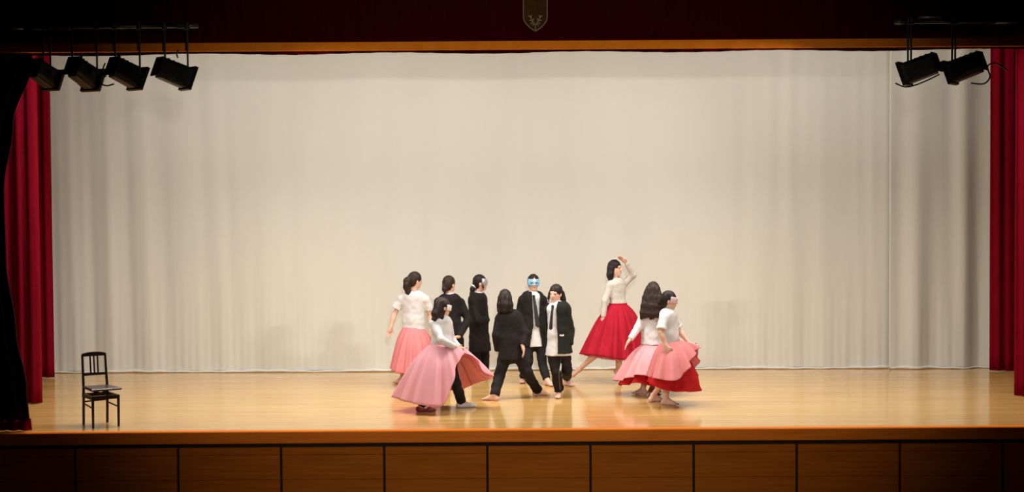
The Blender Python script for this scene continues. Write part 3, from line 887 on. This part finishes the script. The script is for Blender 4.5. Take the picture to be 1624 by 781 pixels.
        if star:
            mb = MB(); P = []
            for k in range(10):
                a = PI/2 + k*PI/5; r_ = .036 if k % 2 == 0 else .016
                P.append((r_*math.cos(a), r_*math.sin(a)))
            V = [s.H(x, y, zc + tall*.95 + z_) - s.base for y in (.100, .112) for x, z_ in P]; n = 10
            Fc = [tuple(range(n)), tuple(range(2*n-1, n-1, -1))] + [(i, i+n, (i+1)%n+n, (i+1)%n) for i in range(n)]
            so = link('star', mesh('star', V, Fc), star, o)
        return o
    def tie(s, pts, w=.030, mat='tie_black', n=None):
        """pts from knot to tip"""
        v = Vol(*s.box(pts, .06), .004)
        lat = s.lat
        v.cone(pts[0] + UP*.012, pts[0] - UP*.02, .022, .015, .004, lat=lat, ra2=.014, rb2=.010)
        k = len(pts) - 1
        for i, (a, b_) in enumerate(zip(pts, pts[1:])):
            r0 = .016 + (w - .016) * i / k; r1 = .016 + (w - .016) * (i + 1) / k
            v.cone(a, b_, r0, r1, .004, lat=lat, ra2=.007, rb2=.007)
        v.cone(pts[-1], pts[-1] - UP * .025, w, .004, .002, lat=lat, ra2=.007, rb2=.005)
        return s.add('necktie', v.mesh('necktie', s.base), mat)
    def skirt(s, name, mat, wc, wr_, hem, folds=13, amp=.05, bulge=.05, lat=None, seed=1, M=30, N=160, parent=None, inset=0.0, wdrop=.0, power=1.0):
        r = np.random.default_rng(seed)
        wc = Vector(wc); lat = s.hlat if lat is None else lat
        lx = Vector((lat.x, lat.y, 0)).normalized(); ly = Vector((-lx.y, lx.x, 0))
        items = []
        for p in hem:
            p = Vector(p); items.append((math.atan2(p.y - wc.y, p.x - wc.x) % (2*PI), p))
        items.sort(key=lambda q: q[0]); n = len(items)
        A = np.array([q[0] for q in items]); Pn = np.array([vv(q[1]) for q in items])
        def hemp(t):
            t %= 2*PI; i = int(np.searchsorted(A, t) - 1) % n; j = (i + 1) % n
            span = (A[j] - A[i]) % (2*PI) or 2*PI; u = ((t - A[i]) % (2*PI)) / span
            p0, p1, p2, p3 = Pn[(i-1) % n], Pn[i], Pn[j], Pn[(j+1) % n]
            m1 = (p2 - p0) * .42; m2 = (p3 - p1) * .42
            u2, u3 = u*u, u*u*u
            return p1*(2*u3-3*u2+1) + m1*(u3-2*u2+u) + p2*(-2*u3+3*u2) + m2*(u3-u2)
        ph = r.uniform(0, 6.28, 4); V = []; Fc = []
        for i in range(N):
            th = 2*PI*i/N; hp = Vector(hemp(th))
            dirv = Vector((math.cos(th), math.sin(th), 0))
            a_ = dirv.dot(lx) / wr_[0]; b_ = dirv.dot(ly) / wr_[1]; rad = 1 / math.sqrt(a_*a_ + b_*b_)
            w = wc + dirv * rad
            rr = (hp - w); rl = math.hypot(rr.x, rr.y)
            fd = math.sin(folds*th + ph[0] + .8*math.sin(2*th + ph[1])) + .45*math.sin(folds*1.7*th // 1 * 0 + (folds*2-3)*th + ph[2])
            for j in range(M + 1):
                t = j / M; tt = t ** power
                q = w.lerp(hp, tt)
                # hip spread: cloth first follows the hips, then flies out
                q = q + dirv * (.055 * math.sin(min(1, t*2.2) * PI * .5) * (1 - t)) + UP * bulge * math.sin(PI * t) * (.4 + rl)
                q = q + dirv * amp * fd * (t ** 1.1) * min(1, .35 + rl) - dirv * inset
                q = q + UP * amp * .35 * fd * t**2 * min(1, rl)
                if q.z < .012: q.z = .012
                V.append(q - s.base)
        for i in range(N):
            for j in range(M):
                a0 = i*(M+1)+j; b0 = ((i+1) % N)*(M+1)+j
                Fc.append((a0, a0+1, b0+1, b0))
        o = link(name, mesh(name, V, Fc), mat, parent or s.root, smooth=True)
        m_ = o.modifiers.new('thickness', 'SOLIDIFY'); m_.thickness = .003; m_.offset = 0
        return o
    def belt(s, wc, wr_, mat, h=.02):
        lx = Vector((s.hlat.x, s.hlat.y, 0)).normalized(); ly = Vector((-lx.y, lx.x, 0)); V = []; Fc = []; n = 32
        for z in (-h, h):
            for rr in (1.0, .9):
                for k in range(n):
                    a = 2*PI*k/n; V.append(Vector(wc) + lx*math.cos(a)*wr_[0]*rr + ly*math.sin(a)*wr_[1]*rr + UP*z - s.base)
        for k in range(n):
            j = (k+1) % n
            Fc += [(k, j, 2*n+j, 2*n+k), (n+j, n+k, 3*n+k, 3*n+j), (2*n+k, 2*n+j, 3*n+j, 3*n+k), (j, k, n+k, n+j)]
        return link('waistband', mesh('waistband', V, Fc), mat, s.root, smooth=True)

def trim(per, obj, pix, w, name, mat):
    """a narrow strip sewn on a garment's surface along a line"""
    pts = []
    for px, py in pix:
        d = ray(px, py).normalized()
        ok, loc, nor, _ = obj.ray_cast(Vector((0, 0, CAM_Z)) - per.base, d)
        if ok: pts.append((loc, nor))
    mb = MB()
    for (a_, n0), (b_, n1) in zip(pts, pts[1:]):
        if (b_ - a_).length > .20: continue
        nn = (n0 + n1).normalized()
        mb.bar(a_ + nn*.002, b_ + nn*.002, w, .008, up=tuple(nn))
    if mb.V: mb.build(name, mat, per.root)
def ankle(fp, up=.078): return Vector(fp) + UP * up
GS = 'dancers in dark suits'; GP = 'dancers in pink and red skirts'

# ---- 1: white t-shirt, pink skirt, back to us, at the left rear
Y1 = on_floor(636, 612).y
a = Person(at(650, 612, Y1), Y1, 'dancer in white t-shirt and pink skirt seen from behind, ponytail swinging, leftmost', GP)
p = a.p
a.head(p(659, 445), 118, nod=6, tilt=0)
a.torso(p(634, 473, .02), p(678, 474, -.02), p(646, 533), p(667, 533))
fa, fb = on_floor(637, 610), on_floor(668, 606)
a.limbs([(p(625, 500, .03), p(620, 519, -.02), p(617, 530, -.02), .5), (p(682, 501, .05), p(684, 520, 0), p(685, 531, -.02), .4)],
        [(p(644, 570, .0), ankle(fa), fa + Vector((-.10, .10, 0))), (p(668, 570, .1), ankle(fb), fb + Vector((.1, .12, 0)))])
a.body()
a.top('t_shirt', 'white_cloth', -.09, ease=.024, sleeve='short', sl_r=(.062, .072), neck=.058, seed=4, sl_end=.62, width=1.05, flare=1.0, wr=.003)
H = a.H
a.hair([[(H(0, -.085, .01), .045), (H(.01, -.125, -.02), .052), (H(0, -.13, -.10), .048), (H(-.01, -.10, -.18), .036), (H(-.03, -.05, -.245), .014)],
        [(H(0, -.1, -.02), .03), (H(-.02, -.15, -.07), .03), (H(-.02, -.17, -.12), .012)]], 'hair_brown', seed=31)
a.face()
wz = p(655, 518)
a.skirt('skirt', 'skirt_salmon', wz, (.138, .106), [p(622, 584, -.05), p(628, 592, -.34), p(650, 594, -.42), p(676, 592, -.34), p(696, 590, -.02), p(685, 588, .32), p(655, 586, .40), p(630, 585, .28)], folds=14, amp=.055, bulge=.04, seed=5)
a.belt(wz, (.142, .110), 'skirt_salmon')

# ---- 3: black jacket, tied hair, white collar
Y3 = on_floor(722, 609).y
a = Person(at(716, 609, Y3), Y3, 'dancer in black jacket with white collar showing, standing behind the foremost pink-skirted dancer', GS)
p = a.p
a.head(p(713, 451), 138, nod=0, tilt=0)
a.torso(p(693, 478, -.06), p(733, 479, .06), p(704, 540), p(726, 540))
fa, fb = on_floor(708, 609), on_floor(730, 607)
a.limbs([(p(690, 510, -.03), p(700, 537, -.10), p(709, 540, -.12), .5), (p(742, 508, .02), p(728, 534, -.16), p(718, 537, -.18), .6)],
        [(p(706, 572), ankle(fa), fa + Vector((.1, .1, 0))), (p(730, 572), ankle(fb), fb + Vector((.1, .1, 0)))])
a.body()
a.top('shirt', 'white_cloth', -.1, ease=.006, sleeve='none', neck=.05, collar=True, seed=3)
a.top('blazer', 'suit_black', .12, ease=.030, sleeve='long', sl_r=(.06, .050), neck=.068, seed=6, width=1.04, flare=1.06)
a.trousers(seed=8)
H = a.H
a.hair([[(H(0, -.09, -.02), .04), (H(0, -.105, -.07), .035), (H(0, -.10, -.12), .015)]], 'hair_brown', seed=32, fringe=.02)
a.face()

# ---- 4: black jacket, low ponytail, silver mask
Y4 = on_floor(762, 600).y
a = Person(at(762, 600, Y4), Y4, 'dancer in black suit with silver eye mask and low ponytail, facing right', GS)
p = a.p
a.head(p(762, 449), 92, nod=2, tilt=0)
a.torso(p(748, 477, -.12), p(767, 476, .14), p(754, 543, -.06), p(767, 543, .06))
fa, fb = on_floor(756, 601), on_floor(768, 598)
a.limbs([(p(757, 509, -.18), p(771, 508, .0), p(765, 511, .08), .6), (p(770, 508, .16), p(767, 528, .13), p(766, 538, .12), .5)],
        [(p(755, 574, -.05), ankle(fa), fa + Vector((.14, .0, 0))), (p(769, 574, .05), ankle(fb), fb + Vector((.14, .02, 0)))])
a.body()
a.top('shirt', 'white_cloth', -.1, ease=.006, sleeve='none', neck=.05, collar=True, seed=3)
a.top('blazer', 'suit_black', .14, ease=.032, sleeve='long', sl_r=(.06, .052), neck=.070, seed=9, width=1.05, flare=1.12)
a.trousers(seed=10, flare=.075)
H = a.H
a.hair([[(H(-.02, -.085, -.03), .038), (H(-.03, -.115, -.09), .034), (H(-.035, -.125, -.17), .028), (H(-.03, -.115, -.25), .010)], [(H(-.068, .03, .0), .014), (H(-.072, .04, -.06), .010), (H(-.07, .04, -.11), .005)]], seed=33, fringe=.03)
vol = Vol(*a.box([H(-.02, -.1, -.05)], .09), .005); vol.cone(H(-.02, -.095, -.045), H(-.026, -.108, -.066), .046, .046, 0, flat=2)
a.add('hair_tie', vol.mesh('hair_tie', a.base), 'white_cloth')
a.face()
a.mask('mask_silver', wide=.085, tall=.046, zc=.012)

# ---- 2: low front dancer holding her pink skirt
Y2 = on_floor(700, 651).y
a = Person(at(700, 651, Y2), Y2, 'dancer nearest the stage front, sweeping out her long pink skirt over black trousers', GP)
p = a.p
a.head(p(703, 488, .0), 112, nod=8, tilt=0)
a.torso(p(686, 512, -.07), p(712, 512, .08), p(692, 566, -.05), p(712, 566, .05))
fa, fb = on_floor(668, 654), on_floor(732, 647)
a.limbs([(p(700, 540, -.20), p(722, 551, -.16), p(734, 557, -.12), .9), (p(716, 538, .16), p(728, 552, .10), p(736, 556, .02), .9)],
        [(p(690, 612, -.10), ankle(fa), fa + Vector((.18, -.03, 0))), (p(722, 606, .05), ankle(fb), fb + Vector((.18, .03, 0)))])
a.body()
a.top('blouse', 'white_cloth', -.13, ease=.014, sleeve='long', sl_r=(.05, .040), neck=.06, seed=12, wr=.003)
a.trousers(seed=13, flare=.060, lift=.0)
H = a.H
a.hair([[(H(-.03, -.06, -.02), .055), (H(-.035, -.085, -.09), .05), (H(-.035, -.11, -.17), .036), (H(-.03, -.13, -.235), .012)],
        [(H(.03, -.06, -.02), .055), (H(.03, -.08, -.09), .05), (H(.02, -.09, -.16), .03), (H(.02, -.09, -.2), .01)],
        [(H(-.05, -.02, -.05), .034), (H(-.06, -.03, -.12), .026), (H(-.06, -.02, -.2), .010)]], 'hair_brown', seed=34, fringe=.03)
a.face()
a.mask('mask_white', wide=.082, tall=.030, zc=.004)
for i, fp in enumerate((fa, fb)):
    d = Vector((.18, -.03 if i == 0 else .03, 0)).normalized()
    vol = Vol(*a.box([fp - d*.1, fp + d*.25 + UP*.12], .06), .006)
    lat = d.cross(UP)
    vol.cone(fp - d*.035 + UP*.036, fp + d*.115 + UP*.030, .040, .044, .02, lat=lat, ra2=.036, rb2=.030); vol.cone(fp + d*.11 + UP*.028, fp + d*.17 + UP*.024, .043, .034, .02, lat=lat, ra2=.028, rb2=.022); vol.cone(fp + UP*.075, fp + UP*.03, .036, .04, .02)
    vol.plane(fp + UP*.004, -UP)
    a.add('shoe', vol.mesh('shoe', a.base), 'shoe_red' if i == 0 else 'white_cloth')
wz = p(699, 545)
a.skirt('skirt', 'skirt_pink', wz, (.130, .110),
        [p(627, 631, -.05), p(645, 638, -.30), p(668, 643, -.48), p(692, 645, -.52), p(705, 641, -.50), p(716, 612, -.42), p(727, 578, -.30), p(736, 559, -.16), p(757, 574, -.02), p(779, 596, .12), p(757, 606, .30), p(725, 616, .40), p(695, 616, .42), p(655, 622, .30)],
        folds=13, amp=.05, bulge=.05, seed=15)
a.skirt('lining', 'lining_coral', wz - UP*.03, (.122, .102),
        [p(634, 629, -.05), p(668, 639, -.42), p(692, 641, -.46), p(704, 637, -.44), p(714, 610, -.36), p(725, 580, -.26), p(734, 562, -.13), p(754, 578, -.02), p(775, 599, .10), p(755, 609, .26), p(724, 620, .35), p(695, 618, .36), p(658, 622, .26)],
        folds=13, amp=.05, bulge=.045, seed=15, inset=.008)
a.belt(wz, (.135, .115), 'skirt_pink')

# ---- 6: suit and tie, blue mask, facing us
Y6 = on_floor(850, 610).y
a = Person(at(850, 610, Y6), Y6, 'dancer in black blazer and tie wearing a light blue eye mask, facing the hall', GS)
p = a.p
a.head(p(846, 449), 6, nod=0, tilt=0)
a.torso(p(827, 476, .0), p(862, 475, .0), p(837, 543), p(857, 543))
fa, fb = on_floor(830, 607), on_floor(868, 612)
a.limbs([(p(822, 508, .06), p(824, 536, -.02), p(825, 546, -.06), .4), (p(868, 507, .06), p(867, 534, -.02), p(867, 545, -.04), .4)],
        [(p(838, 576, -.10), ankle(fa), fa + Vector((-.03, -.16, 0))), (p(860, 577, -.04), ankle(fb), fb + Vector((.08, -.14, 0)))])
a.body()
fw = Vector((.10, -.995, 0)); lt = Vector((.995, .10, 0))
a.top('shirt', 'white_cloth', .06, ease=.010, sleeve='none', neck=.055, collar=True, seed=16, flare=1.16, wr=.002)
a.top('blazer', 'suit_black', .05, ease=.042, sleeve='long', sl_r=(.062, .050), neck=.074, seed=17, width=1.0, flare=1.12, opening=dict(fwd=fw, lat=lt, w_hem=.13, w_top=.060, w_mid=.040, z_mid=.42, off=.02), cut=-.02)
a.trousers(seed=18, flare=.060)
a.tie([p(846.5, 471, -.125), p(849, 486, -.142), p(851, 503, -.142), p(853, 517, -.140)], w=.036)
a.hair([[(a.H(0, -.07, -.03), .05), (a.H(0, -.075, -.09), .03)]], seed=35, fringe=.045)
a.face()
a.mask('mask_blue', wide=.10, tall=.046, zc=.004, star='mask_white')

tr = [o for o in a.root.children if o.name.startswith('trousers')][0]
trim(a, tr, [(849, 563), (850.5, 567), (852, 570)], .026, 'trouser_patch', 'stripe_white')

# ---- 5: back to us in a lunge
Y5 = on_floor(815, 633).y
a = Person(at(815, 633, Y5), Y5, 'dancer in all-black suit with bobbed hair, back turned, legs wide in a lunge', GS)
p = a.p
a.head(p(801, 474), 178, nod=10, tilt=0)
a.torso(p(791, 506, .0), p(823, 505, .0), p(801, 562), p(822, 562))
fa, fb = on_floor(784, 636), on_floor(852, 628)
a.limbs([(p(787, 532, -.03), p(790, 556, .06), p(792, 567, .08), .4), (p(834, 530, -.04), p(829, 548, -.12), p(831, 559, -.14), .5)],
        [(p(792, 597, .0), ankle(fa), fa + Vector((-.12, .06, 0))), (p(836, 592, .0), ankle(fb), fb + Vector((.15, .02, 0)))])
a.body()
a.top('blazer', 'suit_black', .07, ease=.034, sleeve='long', sl_r=(.062, .048), neck=.06, seed=19, width=1.06, flare=1.08)
a.trousers(seed=20, flare=.062, lift=.0, knee=.074)
H = a.H
a.hair([[(H(-.045, -.05, .0), .05), (H(-.062, -.05, -.09), .046), (H(-.07, -.05, -.165), .036)], [(H(.045, -.05, .0), .05), (H(.06, -.05, -.09), .046), (H(.068, -.05, -.165), .036)],
        [(H(0, -.07, .0), .06), (H(0, -.08, -.09), .06), (H(0, -.085, -.165), .045)]], seed=36)
a.face()

# ---- 7: open blazer, white shirt, dark tie
Y7 = on_floor(886, 632).y
a = Person(at(886, 632, Y7), Y7, 'dancer in open dark blazer and untucked white shirt, standing right of the blue-masked dancer', GS)
p = a.p
a.head(p(881, 466), -28, nod=4, tilt=-4)
a.torso(p(870, 492, -.04), p(899, 492, .04), p(876, 555), p(894, 555))
fa, fb = on_floor(887, 631), on_floor(899, 612)
a.limbs([(p(866, 520, .06), p(868, 544, .10), p(868, 555, .10), .4), (p(904, 523, .05), p(903, 547, -.02), p(902, 557, -.04), .4)],
        [(p(882, 592, -.06), ankle(fa), fa + Vector((-.04, -.16, 0))), (p(899, 588, .02), ankle(fb, .13), fb + Vector((.06, -.10, .02)))])
a.body()
fw = Vector((-.40, -.92, 0)); lt = Vector((.92, -.40, 0))
a.top('shirt', 'white_cloth', .075, ease=.018, sleeve='none', neck=.055, collar=True, seed=26, flare=1.22, wr=.002)
a.top('blazer', 'suit_green_black', .045, ease=.042, sleeve='long', sl_r=(.064, .054), neck=.074, seed=27, width=1.0, flare=1.16, opening=dict(fwd=fw, lat=lt, w_hem=.105, w_top=.075, w_mid=.085, z_mid=.5, off=-.045), cut=-.02)
a.trousers(seed=28, flare=.066)
a.tie([p(876.5, 487, -.150), p(875, 500, -.165), p(874, 512, -.165), p(873.5, 521, -.160)], w=.026)
H = a.H
a.hair([[(H(.06, -.06, .0), .04), (H(.085, -.07, -.07), .034), (H(.105, -.07, -.16), .028), (H(.125, -.06, -.24), .012)], [(H(-.072, .035, .01), .018), (H(-.078, .05, -.06), .013), (H(-.075, .05, -.12), .006)]], seed=37, fringe=.03)
a.face()
tr = [o for o in a.root.children if o.name.startswith('trousers')][0]; bz = [o for o in a.root.children if o.name.startswith('blazer')][0]
trim(a, bz, [(887.5, 532), (891, 532.5), (894.5, 532)], .020, 'pocket_square', 'stripe_white')
trim(a, tr, [(889.5, 577), (889, 582), (888, 588)], .030, 'trouser_patch', 'stripe_white')
trim(a, tr, [(890 - 3.5 * math.sin((y - 566) / 62 * PI), y) for y in range(570, 627, 7)], .010, 'trouser_stripe', 'lamp_grey')

# ---- 8: red skirt, arm raised over the head, one leg kicked back
Y8 = on_floor(978, 607).y
a = Person(at(978, 607, Y8), Y8, 'tall dancer in pale grey long-sleeved top and red skirt, one arm raised over her head', GP)
p = a.p
a.head(p(976, 426), 62, nod=-3, tilt=0)
a.torso(p(966, 452, -.08), p(990, 451, .10), p(973, 508, -.05), p(990, 508, .06))
fa = on_floor(980, 606)
a.limbs([(p(959, 478, -.12), p(957, 503, -.14), p(955, 514, -.14), .4), (p(1004, 436, .06), p(993, 417, -.04), p(982, 407, -.08), .3)],
        [(p(950, 558, -.06), p(919, 586, .10), p(908, 597, .12)), (p(983, 562, .03), ankle(fa, .17), fa + Vector((.05, -.02, .0)))])
a.body()
a.top('sweater', 'knit_grey', -.17, ease=.010, sleeve='long', sl_r=(.05, .036), neck=.056, seed=29)
H = a.H
a.hair([[(H(-.05, -.04, .0), .05), (H(-.068, -.045, -.08), .042), (H(-.07, -.045, -.150), .034)], [(H(.05, -.04, .0), .05), (H(.06, -.045, -.09), .04), (H(.06, -.045, -.14), .03)], [(H(0, -.07, .0), .055), (H(0, -.085, -.09), .055), (H(0, -.085, -.150), .04)]], seed=38, fringe=.03)
mb = MB(); q = H(-.02, .02, .128) - a.base
for k in range(5):
    an_ = 2*PI*k/5; mb.bar(q, q + a.l*math.cos(an_)*.05 + a.f*math.sin(an_)*.05 + UP*.012, .012, .008, w1=.034)
mb.build('hair_flower', 'stripe_white', a.root)
a.face()
wz = p(980, 483)
a.skirt('skirt', 'skirt_red', wz, (.135, .115),
        [p(924, 563, .02), p(938, 564, -.26), p(962, 567, -.46), p(985, 571, -.50), p(1003, 566, -.36), p(1018, 540, -.10), p(1014, 520, .16), p(996, 556, .42), p(965, 562, .44), p(938, 562, .30)],
        folds=14, amp=.06, bulge=.03, seed=30)
a.skirt('petticoat', 'skirt_pale', wz - UP*.05, (.125, .105),
        [p(930, 565, .02), p(942, 568, -.20), p(962, 571, -.38), p(985, 573, -.42), p(1000, 568, -.30), p(1010, 545, -.08), p(1006, 530, .14), p(992, 556, .36), p(965, 563, .36), p(942, 563, .24)],
        folds=14, amp=.055, bulge=.02, seed=30, inset=.01)
a.belt(wz, (.140, .120), 'skirt_red')

# ---- 9: long loose hair, white cardigan, pale pink skirt
Y9 = on_floor(1030, 630).y + .25
a = Person(at(1030, 632, Y9), Y9, 'dancer with long loose dark hair and white cardigan, back turned, in a pale pink skirt', GP)
p = a.p
a.head(p(1036, 462), 172, nod=0, tilt=0)
a.torso(p(1020, 496, .0), p(1050, 496, .0), p(1024, 553), p(1043, 553))
fa, fb = on_floor(1020, 627), on_floor(1034, 625)
a.limbs([(p(1012, 520, -.06), p(1000, 538, -.14), p(994, 546, -.16), .4), (p(1056, 520, .05), p(1058, 540, .0), p(1059, 551, 0), .4)],
        [(p(1024, 592), ankle(fa), fa + Vector((-.10, .08, 0))), (p(1040, 592), ankle(fb), fb + Vector((.10, .08, 0)))])
a.body()
a.top('cardigan', 'white_cloth', -.055, ease=.018, sleeve='long', sl_r=(.05, .042), neck=.058, seed=40, flare=1.05)
H = a.H
locks = []
for k, x in enumerate(np.linspace(-.095, .105, 8)):
    e = 1 - abs(x) / .14
    locks.append([(H(x*.55, -.06 - .02*e, .03), .045), (H(x*.9, -.075 - .03*e, -.08), .045), (H(x*1.15, -.10 - .03*e, -.19), .040), (H(x*1.35 - .0, -.11 - .03*e, -.28 - .02*e), .034), (H(x*1.45, -.11 - .03*e, -.345 - .015*math.sin(k*2.1)), .022)])
a.hair(locks, 'hair_brown', seed=39, wr=.004, cap=1.04)
a.face()
wz = p(1032, 547)
a.skirt('skirt', 'skirt_pale', wz, (.126, .104),
        [p(974, 604, .05), p(988, 603, -.25), p(1008, 596, -.48), p(1030, 596, -.56), p(1056, 601, -.50), p(1085, 600, -.28), p(1092, 590, .05), p(1075, 588, .35), p(1035, 590, .45), p(995, 592, .34)],
        folds=12, amp=.06, bulge=.03, seed=41)
a.skirt('underskirt', 'skirt_scarlet', wz - UP*.04, (.118, .098),
        [p(978, 611, .05), p(992, 611, -.22), p(1010, 608, -.42), p(1030, 612, -.50), p(1056, 614, -.44), p(1080, 612, -.24), p(1086, 600, .05), p(1070, 600, .30), p(1035, 602, .40), p(998, 602, .30)],
        folds=8, amp=.05, bulge=.01, seed=41, inset=.015)
a.belt(wz, (.130, .108), 'skirt_pale')

# ---- 10: white t-shirt with cuffs, holding her skirt out to the right
Y10 = on_floor(1058, 643).y
a = Person(at(1058, 643, Y10), Y10, 'rightmost dancer in white cuffed t-shirt and lilac eye mask, lifting her pink skirt', GP)
p = a.p
a.head(p(1062, 477), 78, nod=6, tilt=0)
a.torso(p(1052, 503, -.12), p(1068, 502, .14), p(1056, 556, -.07), p(1070, 556, .07))
fa, fb = on_floor(1056, 643), on_floor(1036, 638)
a.limbs([(p(1048, 528, -.20), p(1056, 549, -.24), p(1060, 559, -.25), .5), (p(1076, 524, .20), p(1094, 546, .10), p(1105, 553, .04), .9)],
        [(p(1058, 602, -.06), ankle(fa), fa + Vector((.14, -.06, 0))), (p(1058, 600, .12), ankle(fb, .09), fb + Vector((.12, .04, 0)))])
a.body()
a.top('t_shirt', 'white_cloth', -.085, ease=.020, sleeve='short', sl_r=(.060, .060), neck=.056, seed=43, sl_end=.72)
for i, (el, wr_, tip, c_) in enumerate(a.arms):
    s0 = a.sh[i]; e0 = s0 + (el - s0) * .64; e1 = s0 + (el - s0) * .80
    vol = Vol(*a.box([e0, e1], .1), .006); vol.cone(e0, e1, .067, .067, 0, flat=2); a.add('cuff', vol.mesh('cuff', a.base), 'stripe_white')
H = a.H
a.hair([[(H(0, -.09, .0), .045), (H(0, -.11, -.05), .04), (H(0, -.10, -.10), .02)]], 'hair_black', seed=42, fringe=.02)
a.face()
a.mask('mask_lilac', wide=.085, tall=.036, zc=.010)
wz = p(1064, 541)
a.skirt('skirt', 'skirt_salmon', wz, (.126, .102),
        [p(1028, 597, .05), p(1036, 600, -.30), p(1052, 603, -.46), p(1068, 605, -.50), p(1080, 600, -.44), p(1092, 584, -.34), p(1100, 566, -.20), p(1108, 553, .02), p(1108, 572, .22), p(1090, 596, .38), p(1062, 598, .45), p(1038, 596, .34)],
        folds=11, amp=.05, bulge=.02, seed=44)
a.skirt('underskirt', 'skirt_scarlet', wz - UP*.04, (.122, .106),
        [p(1026, 606, .05), p(1034, 612, -.26), p(1050, 618, -.38), p(1068, 622, -.40), p(1085, 622, -.36), p(1102, 622, -.20), p(1113, 618, .0), p(1108, 596, .22), p(1090, 604, .34), p(1062, 606, .40), p(1038, 604, .28)],
        folds=8, amp=.045, bulge=.0, seed=45, inset=.012)
a.belt(wz, (.130, .106), 'skirt_salmon')
